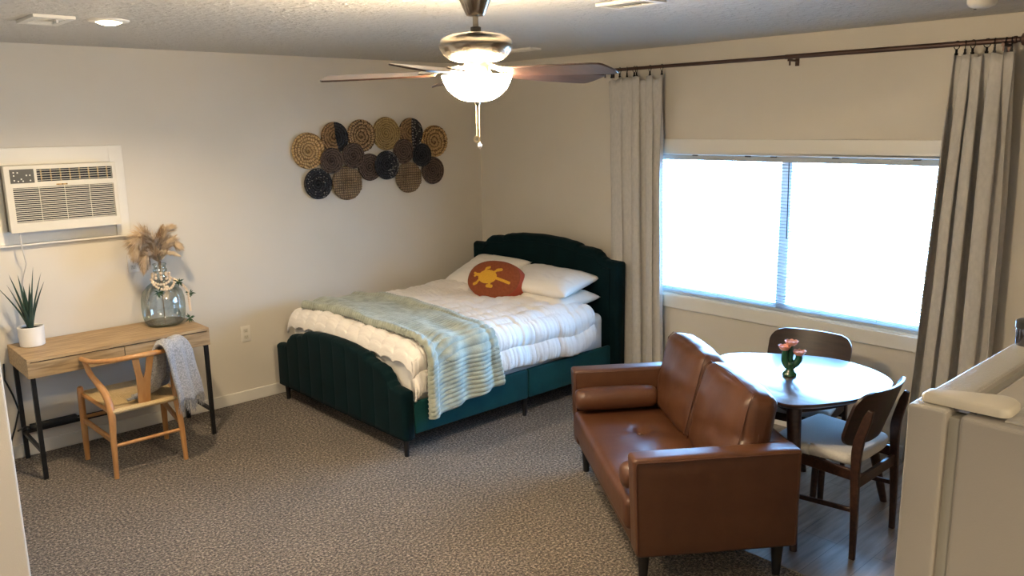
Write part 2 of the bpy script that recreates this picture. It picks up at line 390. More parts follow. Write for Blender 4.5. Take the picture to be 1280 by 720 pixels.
# window casing, jamb, sill
cs = MB()
cs.box(-.018, 0, WY0 - .085, WY1 + .085, WZ1, WZ1 + .09); cs.box(-.018, 0, WY0 - .085, WY1 + .085, WZ0 - .085, WZ0)
cs.box(-.018, 0, WY0 - .085, WY0, WZ0, WZ1); cs.box(-.018, 0, WY1, WY1 + .085, WZ0, WZ1)
struct(cs.build('trim_window', M['trim'], sm=False, bevel=.003))
w1 = MB(); f = .045
w1.box(.07, .11, WY0, WY1, WZ0, WZ0 + f); w1.box(.07, .11, WY0, WY1, WZ1 - f, WZ1)
w1.box(.07, .11, WY0, WY0 + f, WZ0 + f, WZ1 - f); w1.box(.07, .11, WY1 - f, WY1, WZ0 + f, WZ1 - f)
w1.box(.055, .11, -2.90, -2.83, WZ0 + f, WZ1 - f)
win = struct(w1.build('window_1', M['vinyl'], sm=False, bevel=.003))
g = MB().box(.088, .092, WY0 + f, WY1 - f, WZ0 + f, WZ1 - f).build('glass_pane', M['glass'], win, sm=False)
jb = MB(); jb.box(0, .07, WY0, WY1, WZ0 - .002, WZ0 + .012); jb.box(0, .07, WY0, WY0 + .01, WZ0, WZ1); jb.box(0, .07, WY1 - .01, WY1, WZ0, WZ1); jb.box(0, .07, WY0, WY1, WZ1 - .012, WZ1)
struct(jb.build('trim_window_jamb', M['trim'], sm=False))

# blinds
bl = thing('window_blind', 'white horizontal slat blind lowered over the bright window', 'blind', (.03, (WY0 + WY1) / 2, WZ0 + .015))
bx, by, bz = bl.location
def B_(m, name, mt, parent=bl, **k):
    m.v = [(p[0] - bx, p[1] - by, p[2] - bz) for p in m.v]; return m.build(name, mt, parent, **k)
B_(MB().box(.008, .05, WY0 + .015, WY1 - .015, WZ1 - .05, WZ1 - .016), 'headrail', M['slat'], sm=False, bevel=.002)
B_(MB().box(.017, .043, WY0 + .015, WY1 - .015, WZ0 + .014, WZ0 + .03), 'bottom_rail', M['slat'], sm=False, bevel=.003)
sl = MB(); z = WZ0 + .05
for k in range(4): sl.grid(lambda u, v, z=WZ0 + .035 + k * .008: (.018 + .024 * v, lerp(WY0 + .018, WY1 - .018, u), z + .003 * sin(PI * v)), 1, 4)
z = WZ0 + .072
while z < WZ1 - .055:
    zz = z
    sl.grid(lambda u, v: (.018 + .024 * v, lerp(WY0 + .018, WY1 - .018, u), zz + .0025 * sin(PI * v) + .003 * v), 1, 4); z += .0205
B_(sl, 'slats', M['slat'])
for yy in (-2.05, -2.42, -3.15, -3.5, -3.72):
    for xx in (.016, .044): B_(MB().box(xx - .0006, xx + .0006, yy - .0008, yy + .0008, WZ0 + .03, WZ1 - .05), 'ladder_cord', M['slat'], sm=False)
B_(MB().tube([(.006, -2.905, WZ1 - .05), (.004, -2.91, WZ1 - .25), (.003, -2.915, WZ1 - .52)], .0035, 6), 'tilt_wand', M['dark_gap'])
for yy in (-2.22, -2.62, -2.80, -3.2, -3.66): B_(MB().box(.0, .01, yy - .02, yy + .02, WZ1 - .022, WZ1 - .014), 'mounting_clip', M['panel_dark'], sm=False)

# ------------------------------------------------------------------ curtain rod, rings, curtains
RX, RZ = -.09, 2.305
rd = thing('curtain_rod', 'long bronze curtain rod with end finials across the window wall', 'curtain rod', (0, -2.8, RZ))
def RB(m, name, mt, **k):
    m.v = [(p[0], p[1] + 2.8, p[2] - RZ) for p in m.v]; return m.build(name, mt, rd, **k)
RB(MB().tube([(RX, -4.13, RZ), (RX, -2.9, RZ)], .0135, 14).tube([(RX, -2.93, RZ), (RX, -1.44, RZ)], .0115, 14), 'pole', M['rod'])
for yy, sg in ((-4.12, -1), (-1.45, 1)):
    mt_ = Matrix.Translation((RX, yy, RZ)) @ Matrix.Rotation(-sg * PI / 2, 4, 'X')
    RB(MB().lathe([(.012, -.02), (.018, -.018), (.018, -.006), (.011, 0), (.014, .012), (.028, .02), (.033, .034), (.03, .05), (.018, .062), (0, .066)], 20, mtx=mt_), 'finial', M['rod'])
for yy in (-4.06, -2.93, -1.50):
    b = MB().box(-.006, -.0005, yy - .012, yy + .012, RZ - .05, RZ + .01).bar((-.004, yy, RZ - .02), (RX, yy, RZ - .02), .012, .012)
    b.box(RX - .016, RX + .016, yy - .007, yy + .007, RZ - .026, RZ - .012).box(RX - .004, RX + .004, yy - .004, yy + .004, RZ - .05, RZ - .02)
    RB(b, 'bracket', M['rod'], sm=False)
def ring_mesh():
    t = MB(); t.grid(lambda u, v: ((.021 + .0022 * cos(2 * PI * v)) * cos(2 * PI * u), .0022 * sin(2 * PI * v), -.006 + (.021 + .0022 * cos(2 * PI * v)) * sin(2 * PI * u)), 24, 6)
    return t
ring0 = None
def ring(y, ang, lab, grp):
    global ring0
    if ring0 is None:
        r = thing('curtain_ring', lab, 'curtain ring', (RX, y, RZ), group=grp)
        ring_mesh().build('hoop', M['ring'], r)
        MB().box(-.003, .003, -.005, .005, -.048, -.026).box(-.005, .005, -.007, .007, -.055, -.044).build('clip', M['ring'], r, sm=False)
        ring0 = r
    else: r = dup(ring0); tag(r, lab, None, grp)
    r.location = (RX, y, RZ); r.rotation_euler = (0, 0, ang); return r
def curtain(name, label, ytop, ybot, pins, nf, amp, seed, zb=.02):
    zt = RZ - .05
    def pleat(u, v):
        # u across, v down
        w = smooth(v * 5)
        y = lerp(lerp(ytop[0], ytop[1], u), lerp(ybot[0], ybot[1], u), v)
        ph = u * nf * 2 * PI + 1.1 * sin(u * 7 + seed) + .35 * sin(v * 3 + seed)
        a = amp * (.55 + .45 * w) * (1 + .35 * sin(u * 11 + seed * 2))
        x = RX + .005 + a * sin(ph) + .006 * ns(u * 6, v * 3, seed) + .01 * smooth(v) * sin(ph * .5 + 1)
        y += .018 * sin(2 * ph + .6) * (.6 + .4 * w) + .006 * ns(u * 5, v * 4, seed + 9)
        z = lerp(zt, zb, v)
        # top droops between the ring clips
        dmin = min(abs(lerp(ytop[0], ytop[1], u) - p) for p in pins)
        z -= .028 * min(1, dmin / .045) * (1 - smooth(v * 7))
        x += (1 - w) * (RX - x) * .45
        x = min(x, -.026)
        return (x, y, z)
    o = MB().grid(pleat, 150, 50).build(name, M['curtain'], ang=180, solid=.003)
    o.data.name = name
    tag(o, label, 'curtain'); return o
pl = [-1.56, -1.635, -1.70, -1.765, -1.785, -1.90, -2.0]
pr = [-3.845, -3.885, -3.92, -3.985, -4.02, -4.07, -4.095]
curtain('curtain', 'pale linen curtain panel left of the window, behind the green headboard', (-1.52, -2.015), (-1.56, -2.06), pl, 3.4, .028, 1.3)
curtain('curtain', 'pale linen curtain panel right of the window, beside the refrigerator', (-3.825, -4.12), (-3.74, -4.17), pr, 3.8, .034, 4.1)
for i, y in enumerate(pl): ring(y, R((20, 62, 50, 70, 55, 62, 60)[i]), 'black ring with clip holding the curtain panel left of the window', 'rings of the left curtain')
for i, y in enumerate(pr): ring(y, R((58, 20, 50, 66, 8, 5, 12)[i]), 'black ring with clip holding the curtain panel right of the window', 'rings of the right curtain')

# ------------------------------------------------------------------ wall air conditioner
ax0, ax1, az0, az1 = -3.632, -3.035, 1.372, 1.752
fr = MB()
fr.box(-3.72, ax0, -.02, 0, 1.293, 1.852).box(ax1, -2.955, -.02, 0, 1.293, 1.852).box(ax0, ax1, -.02, 0, az1, 1.852).box(ax0, ax1, -.008, 0, 1.293, az0)
struct(fr.build('trim_air_conditioner', M['trim'], sm=False, bevel=.003))
struct(MB().box(-3.73, -2.94, -.032, 0, 1.283, 1.295).build('trim_ledge', M['trim'], sm=False, bevel=.002))
ac = thing('air_conditioner', 'cream through-wall air conditioner with louvred grille and dark keypad', 'air conditioner', ((ax0 + ax1) / 2, -.05, az0))
acx, acy, acz = ac.location
def AC(m, name, mt, parent=ac, **k):
    m.v = [(p[0] - acx, p[1] - acy, p[2] - acz) for p in m.v]; return m.build(name, mt, parent, **k)
AC(MB().box(ax0 + .01, ax1 - .01, -.08, 0, az0, az1), 'housing', M['white_plastic'], sm=False, bevel=.004)
fp = MB()   # front fascia with two openings (grille, outlet) and keypad recess
F0, F1 = -.125, -.08
gx0, gx1, gz0, gz1 = ax0 + .035, ax1 - .022, az0 + .055, az0 + .255
ox0, ox1, oz0, oz1 = ax0 + .165, ax1 - .022, az0 + .285, az0 + .357
fp.box(ax0, ax1, F0, F1, az0, gz0).box(ax0, gx0, F0, F1, gz0, gz1).box(gx1, ax1, F0, F1, gz0, gz1).box(ax0, ax1, F0, F1, gz1, oz0)
fp.box(ax0, ox0, F0, F1, oz0, oz1).box(ox1, ax1, F0, F1, oz0, oz1).box(ax0, ax1, F0, F1, oz1, az1)
AC(fp, 'front_panel', M['white_plastic'], sm=False)
AC(MB().box(gx0, gx1, -.1, -.085, gz0, gz1).box(ox0, ox1, -.1, -.085, oz0, oz1), 'dark_interior', M['dark_gap'], sm=False)
gr = MB(); n = 17
for i in range(n):
    zc = lerp(gz0, gz1, (i + .5) / n); gr.bar((gx0, -.119, zc), (gx1, -.119, zc), .0044, .006)
for i in (1, 2, 3): gr.box(lerp(gx0, gx1, i / 4) - .001, lerp(gx0, gx1, i / 4) + .001, -.118, -.112, gz0, gz1)
AC(gr, 'intake_grille', M['white_plastic'], sm=False)
ol = MB()
for i in range(5):
    zc = lerp(oz0, oz1, (i + .6) / 5.2); ol.bar((ox0, -.118, zc), (ox1, -.118, zc), .0028, .01)
AC(ol, 'outlet_louvers', M['white_plastic'], sm=False)
for i in range(8):
    xc = lerp(ox0, ox1, (i + .5) / 8); AC(MB().box(xc - .003, xc + .003, -.112, -.102, oz0, oz1), 'outlet_vane', M['tan_fine'], sm=False)
kp = AC(MB().box(ax0 + .028, ax0 + .15, -.1275, -.124, oz0 - .004, oz1 + .003), 'keypad', M['panel_dark'], sm=False, bevel=.001)
for i, (u, v) in enumerate(((.12, .62), (.45, .3), (.7, .62), (.86, .62), (.12, .2), (.3, .12), (.52, .12), (.86, .16), (.3, .88), (.12, .9))):
    bt = MB().lathe([(.0042, 0), (.0042, .0012)], 10, mtx=Matrix.Translation((ax0 + .034 + u * .11 - acx, -.1275 - acy, oz0 + v * .064 - acz)) @ Matrix.Rotation(PI / 2, 4, 'X')); bt.build('button', M['button'], kp)
AC(MB().box(ax0 + .26, ax0 + .32, -.129, -.124, gz1 + .006, gz1 + .014), 'latch_notch', M['tan_fine'], sm=False, bevel=.001)
pc = MB().tube([(ax0 + .045, -.1, az0 + .01), (ax0 + .047, -.1, az0 - .1), (ax0 + .065, -.06, az0 - .19), (ax0 + .045, -.02, az0 - .29), (ax0 + .02, -.012, az0 - .42), (ax0 + .05, -.012, az0 - .55), (ax0 + .04, -.012, az0 - .66)], .004, 8)
AC(pc, 'power_cord', M['cord_white'])

# ------------------------------------------------------------------ electrical outlets
def outlet(x, z, label):
    o = thing('wall_outlet', label, 'outlet', (x, 0, z - .057), group=None)
    MB().rbox(-.035, .035, -.006, 0, 0, .115, .003, 2).build('cover_plate', M['trim'], o)
    for zz in (.034, .081):
        r = MB().rbox(-.0165, .0165, -.0085, -.004, zz - .014, zz + .014, .002, 2).build('receptacle', M['white_plastic'], o)
        MB().box(-.008, -.006, -.0092, -.008, zz - .001, zz + .007).box(.006, .008, -.0092, -.008, zz - .001, zz + .007).box(-.002, .002, -.0092, -.008, zz - .009, zz - .005).build('slots', M['dark_gap'], r, sm=False)
outlet(-2.244, .5, 'white double outlet low on the wall between desk and bed')
outlet(-2.955, 1.1, 'white double outlet on the wall behind the glass vase')

# ------------------------------------------------------------------ woven wall baskets
def basket(i, x, z, r, kind, mats, lab, dy=0.):
    t = MB(); nr, na = 30, 108
    def hgt(rr, a):
        base = .012 + .012 * rr ** 2
        if kind == 'coil': return base + .004 * abs(sin((rr * 6 + a / (2 * PI)) * PI)) + .003 * ns(rr * 9, a * 6, i)
        if kind == 'star': return base + .006 * abs(sin(a * 12 + (1 if int(rr * 4) % 2 else 0) * PI / 2)) * (.3 + rr) + .003 * abs(sin(rr * 4 * PI))
        if kind == 'fine': return base + .0025 * abs(sin(rr * 14 * PI)) + .002 * ns(rr * 20, a * 12, i)
        if kind == 'waffle':
            u, v = rr * cos(a) * 6, rr * sin(a) * 6
            return base + .007 * (abs(sin(u * PI)) * abs(sin(v * PI)))
        return base + .003 * abs(sin(rr * 9 * PI + a)) + .004 * ns(rr * 12, a * 8, i)
    rings = []
    h0 = hgt
    def hgt(rr, a): b_ = .012 + .012 * rr ** 2; return b_ + 1.7 * (h0(rr, a) - b_)
    V = [(0, -hgt(0, 0), 0)]; F = []
    for k in range(1, nr + 1):
        rr = k / nr
        for j in range(na):
            a = 2 * PI * j / na; R_ = r * rr * (1 + .012 * ns(cos(a) * 2, sin(a) * 2, i))
            V.append((R_ * cos(a), -hgt(rr, a), R_ * sin(a)))
    for j in range(na):
        a = 2 * PI * j / na; V.append((r * 1.02 * cos(a), -.012, r * 1.02 * sin(a)))
    for j in range(na):
        a = 2 * PI * j / na; V.append((r * .96 * cos(a), 0.0, r * .96 * sin(a)))
    mi = []
    def side(cx): return 0 if len(mats) == 1 else (1 if cx > split else 0)
    split = {2: .08 * r, 5: .06 * r, 10: .0}.get(i, 0) * 1.
    for j in range(na): F.append((0, 1 + j, 1 + (j + 1) % na))
    for k in range(nr + 1):
        for j in range(na):
            a0 = 1 + k * na; b0 = a0 + na; F.append((a0 + j, b0 + j, b0 + (j + 1) % na, a0 + (j + 1) % na))
    t.add(V, F)
    t.mi = [side(sum(V[q][0] + (.15 if i == 2 else 0) * V[q][2] for q in f) / len(f)) for f in F]
    o = t.build('woven_wall_disc', mats, ang=180)
    o.location = (x, -.002 - dy, z)
    tag(o, lab, 'wall decor', 'woven discs of the wall display')
    if kind == 'open' or i in (5, 10, 13):
        s = MB(); rnd = random.Random(i)
        if i == 5:
            for q in range(9):
                zz = lerp(-.8, .8, q / 8) * r; s.rbox(.06 * r + .002, .06 * r + .010, -.030, -.020, zz - .004, zz + .004, .001, 1)
            for q in range(22):
                a = rnd.uniform(-1.2, 1.2); rr = rnd.uniform(.35, .92) * r; s.rbox(rr * cos(a) - .003, rr * cos(a) + .003, -.030, -.020, rr * sin(a) - .003, rr * sin(a) + .003, .001, 1)
        else:
            for q in range(46):
                a = rnd.uniform(-1.4, 1.4) if i == 10 else rnd.uniform(0, 2 * PI); rr = (rnd.uniform(.3, .93) if q % 2 else .93) * r
                s.rbox(rr * cos(a) - .0025, rr * cos(a) + .0025, -.028, -.018, rr * sin(a) - .0025, rr * sin(a) + .0025, .001, 1)
        s.build('pale_stitching', M['fleck'], o)['label'] = 'pale flecks of stitching'
BK = [
 (1, -1.664, 1.772, .130, 'coil', ['tan_rope'], 'large tan coiled woven disc at the far left of the display', .0),
 (2, -1.442, 1.864, .112, 'plain', ['brown_rope', 'black_rope'], 'woven disc half brown and half black, second along the top from left', .004),
 (3, -1.211, 1.871, .121, 'star', ['brown_braid'], 'brown rope disc with open braided texture, third along the top', .002),
 (4, -.985, 1.883, .126, 'fine', ['tan_disc'], 'finely coiled golden tan disc at the top middle of the display', .008),
 (5, -.747, 1.887, .114, 'plain', ['brown_rope', 'black_rope'], 'half brown half black disc with a line of white stitches', .004),
 (6, -.514, 1.813, .126, 'star', ['tan_sun'], 'tan disc with a sunburst weave at the far right of the top', .002),
 (7, -1.487, 1.694, .094, 'fine', ['dark_rope'], 'dark brown round disc below the left half-black disc', .022),
 (8, -1.306, 1.724, .094, 'plain', ['dark_rope'], 'dark grey-brown disc overlapping under the braided brown disc', .030),
 (9, -1.149, 1.631, .103, 'fine', ['dark_rope'], 'dark brown disc partly behind the shiny black middle disc', .010),
 (10, -1.003, 1.640, .110, 'open', ['black_rope', 'black_rope'], 'black disc speckled on its right half, in the middle of the display', .026),
 (11, -.838, 1.742, .095, 'fine', ['dark_rope'], 'dark brown disc just below and right of the golden tan one', .024),
 (12, -.667, 1.708, .091, 'plain', ['black_rope'], 'small black disc under the disc with white stitches', .032),
 (13, -1.603, 1.530, .112, 'plain', ['black_rope'], 'black openwork disc at the lower left of the display', .006),
 (14, -1.356, 1.521, .127, 'waffle', ['waffle'], 'large brown waffle-weave disc at the lower left centre', .004),
 (15, -.785, 1.533, .122, 'waffle', ['waffle'], 'greyish tan waffle-weave disc at the lower right centre', .004),
 (16, -.542, 1.576, .110, 'fine', ['dark_rope'], 'dark brown ringed disc at the lower right end', .008)]
for (i, x, z, r, k, ms, lab, dy) in BK: basket(i, x, z, r, k, [M[q] for q in ms], lab, dy)

# ------------------------------------------------------------------ ceiling fixtures
def vent(x, y, sx, sy, label):
    o = thing('ceiling_vent', label, 'vent', (x, y, H - .014))
    m = MB(); w = .03
    m.box(-sx, sx, -sy, -sy + w, 0, .014).box(-sx, sx, sy - w, sy, 0, .014).box(-sx, -sx + w, -sy + w, sy - w, 0, .014).box(sx - w, sx, -sy + w, sy - w, 0, .014)
    m.build('frame', M['trim'], o, sm=False, bevel=.002)
    MB().box(-sx + w, sx - w, -sy + w, sy - w, .011, .0138).build('dark_throat', M['panel_dark'], o, sm=False)
    s = MB(); k = 6
    for q in range(k):
        yy = lerp(-sy + w, sy - w, (q + .5) / k); s.bar((-sx + w, yy, .006), (sx - w, yy, .006), .003, .022, roll=(0, 1, .5))
    s.build('louvers', M['trim'], o, sm=False)
    return o
v1 = vent(-3.60, -1.24, .085, .15, 'square white ceiling vent left of the recessed light')
MB().box(.02, .026, -.09, -.03, -.012, .0).build('damper_lever', M['trim'], v1, sm=False)
vent(-1.85, -3.17, .075, .13, 'white ceiling vent above the sofa, right of the fan')
vent(-.71, -1.28, .05, .15, 'white ceiling vent close to the corner, behind the fan motor')
rl = thing('recessed_light', 'lit round recessed ceiling light near the left wall', 'ceiling light', (-3.36, -1.33, H))
MB().lathe([(.052, -.001), (.056, -.010), (.085, -.007), (.09, 0)], 40, cap=False).build('trim_ring', M['trim'], rl)
MB().lathe([(0, -.022), (.03, -.0205), (.056, -.009)], 32, cap=False).build('lens', M['canlight'], rl)
sd = thing('smoke_detector', 'small white smoke detector on the ceiling above the right curtain', 'smoke detector', (-.645, -4.13, H - .035))
MB().lathe([(0, 0), (.03, 0), (.05, .008), (.058, .02), (.06, .035)], 32).build('cover', M['trim'], sd)
MB().lathe([(0, -.003), (.006, -.003), (.006, .002)], 12, c=(.01, .03, 0)).build('test_button', M['panel_dark'], sd)

# ------------------------------------------------------------------ ceiling fan
FX, FY = -2.783, -3.263
fan = thing('ceiling_fan', 'brushed nickel ceiling fan with five walnut blades and a lit bowl lamp', 'ceiling fan', (FX, FY, 2.02))
def FN(m, name, mt, parent=fan, **k):
    m.v = [(p[0], p[1], p[2] - 2.02) for p in m.v]; return m.build(name, mt, parent, **k)
FN(MB().lathe([(.0, 2.305), (.030, 2.306), (.034, 2.312), (.062, 2.375), (.068, 2.40), (.070, H)], 40), 'canopy', M['nickel'])
FN(MB().lathe([(.010, 2.25), (.010, 2.31)], 20), 'downrod', M['nickel'])
FN(MB().lathe([(.012, 2.245), (.018, 2.247), (.018, 2.268), (.012, 2.27)], 20), 'coupling', M['black_metal'])
FN(MB().lathe([(.02, 2.252), (.05, 2.25), (.088, 2.243), (.108, 2.235), (.112, 2.232), (.121, 2.226), (.126, 2.212), (.124, 2.196), (.112, 2.178), (.094, 2.163), (.07, 2.155), (.0, 2.154)], 56), 'motor_housing', M['nickel'])
FN(MB().lathe([(.0, 2.156), (.042, 2.156), (.044, 2.13), (.05, 2.118), (.045, 2.108), (.06, 2.106), (.0, 2.105)], 32), 'light_fitter', M['nickel'])
CAMYAW = .830622852428718
for k in range(5):
    th = R(36 + 72 * k + 2)
    rt = Vector((sin(CAMYAW), -cos(CAMYAW), 0)); hd = Vector((cos(CAMYAW), sin(CAMYAW), 0))
    dr = rt * cos(th) - hd * sin(th); az = math.atan2(dr.y, dr.x)
    mt_ = Matrix.Rotation(az, 4, 'Z') @ Matrix.Rotation(R(1.5), 4, 'Y') @ Matrix.Rotation(R(-11), 4, 'X')
    bl_ = MB(); out = []
    prof = [(.14, .040), (.2, .050), (.3, .058), (.42, .063), (.50, .064), (.525, .060), (.534, .048)]
    xs = [p[0] for p in prof]
    top = [(x, w) for x, w in prof] + [(.537, .02)]
    outl = top + [(x, -w) for x, w in reversed(top)]
    V = [mt_ @ Vector((x, y, z)) for z in (-.003, .003) for x, y in outl]
    nn = len(outl); bl_.add(V, [tuple(range(nn))[::-1], tuple(range(nn, 2 * nn))] + [(a, (a + 1) % nn, nn + (a + 1) % nn, nn + a) for a in range(nn)])
    o = bl_.build('blade', M['blade'], fan, bevel=.0015); o.location = (0, 0, 2.120 - 2.02)
    ir = MB()
    V = []
    for x, w, z in ((.06, .014, .022), (.10, .012, .012), (.135, .03, .004), (.18, .034, .003), (.20, .02, .003)):
        V += [mt_ @ Vector((x, w, z)), mt_ @ Vector((x, -w, z)), mt_ @ Vector((x, -w, z + .004)), mt_ @ Vector((x, w, z + .004))]
    Fc = [(0, 1, 2, 3), (19, 18, 17, 16)]
    for a in range(4):
        for q in range(4): Fc.append((a * 4 + q, a * 4 + (q + 1) % 4, a * 4 + 4 + (q + 1) % 4, a * 4 + 4 + q))
    ir.add(V, Fc); o = ir.build('blade_iron', M['nickel'], fan, bevel=.001); o.location = (0, 0, 2.120 - 2.02)
bowl = MB().lathe([(.0, 2.022), (.035, 2.023), (.060, 2.030), (.085, 2.046), (.104, 2.066), (.114, 2.086), (.121, 2.104), (.121, 2.108), (.117, 2.108)], 56, cap=False)
FN(bowl, 'glass_bowl', M['glow'])
FN(MB().lathe([(0, 2.006), (.007, 2.008), (.010, 2.016), (.012, 2.024)], 16), 'bowl_finial', M['nickel'])
for dx, zl, nm in ((-.006, 1.905, 0), (.007, 1.88, 1)):
    ch = MB(); zz = 2.015
    while zz > zl: ch.lathe([(0, zz - .002), (.0013, zz), (0, zz + .002)], 6, c=(dx, 0, 0)); zz -= .0042
    c_ = FN(ch, 'pull_chain', M['brass'])
    if nm == 0: FN(MB().grid(lambda u, v: (dx + (.009 + .003 * cos(2 * PI * v)) * cos(2 * PI * u) * .7, -(.009 + .003 * cos(2 * PI * v)) * cos(2 * PI * u) * .7, 1.893 + (.009 + .003 * cos(2 * PI * v)) * sin(2 * PI * u)), 20, 8), 'medallion', M['brass'], c_)
    else: FN(MB().lathe([(0, 1.858), (.007, 1.866), (.008, 1.872), (.003, 1.880), (0, 1.882)], 10, c=(dx, 0, 0)), 'crystal_drop', M['pot'], c_)

# ------------------------------------------------------------------ desk
DX0, DX1, DY0, DY1, DZ = -3.715, -2.695, -.485, -.02, .712
desk = thing('writing_desk', 'light oak writing desk with two drawers on thin black metal legs', 'desk', ((DX0 + DX1) / 2, (DY0 + DY1) / 2, 0))
cxd, cyd = desk.location.x, desk.location.y
def DK(m, name, mt, parent=desk, **k):
    m.v = [(p[0] - cxd, p[1] - cyd, p[2]) for p in m.v]; return m.build(name, mt, parent, **k)
DK(MB().box(DX0, DX1, DY0, DY1, DZ - .018, DZ), 'desktop', M['oak'], sm=False, bevel=.0015)
DK(MB().box(DX0, DX0 + .015, DY0 + .0, DY1, .602, DZ - .0185).box(DX1 - .015, DX1, DY0, DY1, .602, DZ - .0185).box(DX0 + .015, DX1 - .015, DY1 - .015, DY1, .602, DZ - .0185).box(DX0 + .015, DX1 - .015, DY0 + .02, DY1 - .015, .602, .61), 'case', M['oak'], sm=False)
xm = (DX0 + DX1) / 2
for a, b in ((DX0 + .001, xm - .002), (xm + .002, DX1 - .001)):
    DK(MB().box(a, b, DY0 - .001, DY0 + .016, .602, DZ - .024), 'drawer_front', M['oak_side'], sm=False, bevel=.001)
DK(MB().box(DX0 + .016, DX1 - .016, DY0 + .016, DY0 + .019, .61, DZ - .019), 'drawer_shadow_gap', M['dark_gap'], sm=False)
lg = .024
for x in (DX0 + .012, DX1 - .030):
    for y in (DY0 + .014, DY1 - .03):
        DK(MB().box(x, x + lg, y, y + lg, 0, .602), 'leg', M['black_metal'], sm=False, bevel=.002)
    DK(MB().box(x + .003, x + lg - .003, DY0 + .038, DY1 - .03, .155, .155 + .02), 'side_bar', M['black_metal'], sm=False)
    DK(MB().box(x + .003, x + lg - .003, DY0 + .038, DY1 - .03, .585, .602), 'top_bar', M['black_metal'], sm=False)
DK(MB().box(DX0 + .036, DX1 - .03, DY1 - .027, DY1 - .008, .155, .175), 'rear_bar', M['black_metal'], sm=False)
ps = thing('power_strip', 'black power strip with cables lying on the rear bar under the desk', 'power strip', (-3.60, -.045, .176))
MB().rbox(-.06, .2, -.022, .02, 0, .03, .006, 3).build('housing', M['cord_black'], ps)
cb = MB().tube([(.2, 0, .015), (.32, -.005, .012), (.45, .004, .02), (.56, -.004, .008), (.68, .003, .012), (.80, 0, .006)], .006, 8)
cb.tube([(-.06, 0, .015), (-.09, -.02, .03), (-.13, -.015, .01)], .005, 8)
cb.build('cable', M['cord_black'], ps)
kc = MB().tube([(-3.93, -1.06, .012), (-3.95, -1.02, .007), (-3.99, -.98, .006), (-4.05, -.95, .006), (-4.16, -.96, .006)], .005, 8).build('floor_cord', M['cord_black'])
tag(kc, 'short end of black cord lying on the carpet beside the left wall', 'cord')
kd = MB().tube([(-3.745, -.02, .60), (-3.75, -.012, .5), (-3.72, -.012, .4), (-3.70, -.012, .3), (-3.73, -.014, .2), (-3.77, -.02, .10)], .005, 8).build('hanging_cable', M['cord_black'])
tag(kd, 'thin dark cord hanging down the wall behind the left desk legs', 'cord')

# aloe in pot
al = thing('potted_aloe', 'dark green spiky aloe in a white cylinder pot on the left of the desk', 'plant', (-3.605, -.14, DZ))
MB().lathe([(0, 0), (.062, 0), (.066, .003), (.070, .112), (.066, .115), (.062, .112), (.060, .10)], 40, cap=False).build('pot', M['pot'], al)
MB().lathe([(0, .103), (.03, .106), (.061, .101)], 24, cap=False).build('soil', M['soil'], al)
rnd = random.Random(3)
for (az, lean, ln, w) in ((185, .42, .30, .028), (150, .26, .27, .024), (200, .18, .34, .030), (350, .20, .33, .030), (10, .30, .27, .026), (330, .10, .37, .024), (60, .2, .26, .026), (250, .14, .27, .030), (280, .24, .24, .026), (110, .12, .32, .026), (230, .30, .22, .024)):
    a = R(az); d = Vector((cos(a), sin(a), 0)); sd_ = Vector((-sin(a), cos(a), 0))
    def leaf(u, v, d=d, sd_=sd_, lean=lean, ln=ln, w=w):
        z = ln * v; off = .012 + lean * ln * (v ** 1.4) * 1.2
        ww = w * .62 * (1 - v) ** .7 * (.8 + .8 * v * (1 - v)) ; an = 2 * PI * u
        p = d * off + sd_ * ww * cos(an) + d * (ww * .38 * sin(an) + .3 * ww * abs(cos(an)) * -1) + Vector((0, 0, .098 + z))
        return tuple(p)
    MB().grid(leaf, 10, 12, True).build('leaf', M['aloe'], al, ang=180)

# glass vase
VX, VY = -2.855, -.185
va = MB().lathe([(0, .004), (.07, .002), (.10, .004), (.118, .022), (.128, .06), (.132, .12), (.130, .17), (.118, .215), (.088, .252), (.056, .275), (.040, .293), (.034, .315), (.034, .34), (.042, .345), (.043, .358), (.036, .362), (.036, .384), (.042, .388), (.041, .394), (.034, .392)], 56, cap=False)
va = va.build('glass_vase', M['vase_glass'], ang=180); va.location = (VX, VY, DZ + .001)
tag(va, 'large pale green glass bottle vase on the right of the desk', 'vase')
base = MB().lathe([(0, .005), (.085, .004), (.104, .010), (.112, .022), (.09, .018), (.05, .026), (0, .030)], 40, cap=False).build('thick_base', M['vase_glass'], va)
# pampas plumes
def plume(label, spine, rad, n, mt, hair, seed):
    o = thing('pampas_plume', label, 'dried grass', (VX, VY, DZ + .03), group=None)
    pts = [Vector(p) for p in spine]
    MB().tube([(0, 0, 0)] + [tuple(p) for p in pts[:2]], .0022, 6).build('stem', M['pampas_dark'], o)
    rn = random.Random(seed); m = MB()
    segs = len(pts) - 1
    for i in range(n):
        t = rn.random() ** .85 * (segs - 1) + 1; k = min(int(t), segs - 1); f = t - k
        p = pts[k].lerp(pts[k + 1], f); tg = (pts[k + 1] - pts[k]).normalized()
        prog = (t - 1) / max(1e-6, segs - 1)
        dv = Vector((rn.gauss(0, 1), rn.gauss(0, 1), rn.gauss(0, 1))).normalized()
        dv = (dv - tg * dv.dot(tg)).normalized()
        rr = rad * (sin(PI * min(1, prog * .9 + .12)) ** .6) * rn.uniform(.4, 1)
        L_ = hair * rn.uniform(.6, 1.1) * (1 - .4 * prog)
        a = p; b = p + dv * rr * .6 + tg * L_ * .5; c = p + dv * rr + tg * L_ + Vector((0, 0, -.15 * L_))
        w = tg.cross(dv).normalized() * .0020
        m.add([a - w, a + w, b + w * .8, b - w * .8, c], [(0, 1, 2, 3), (3, 2, 4)])
    m.build('plume', mt, o, sm=False)
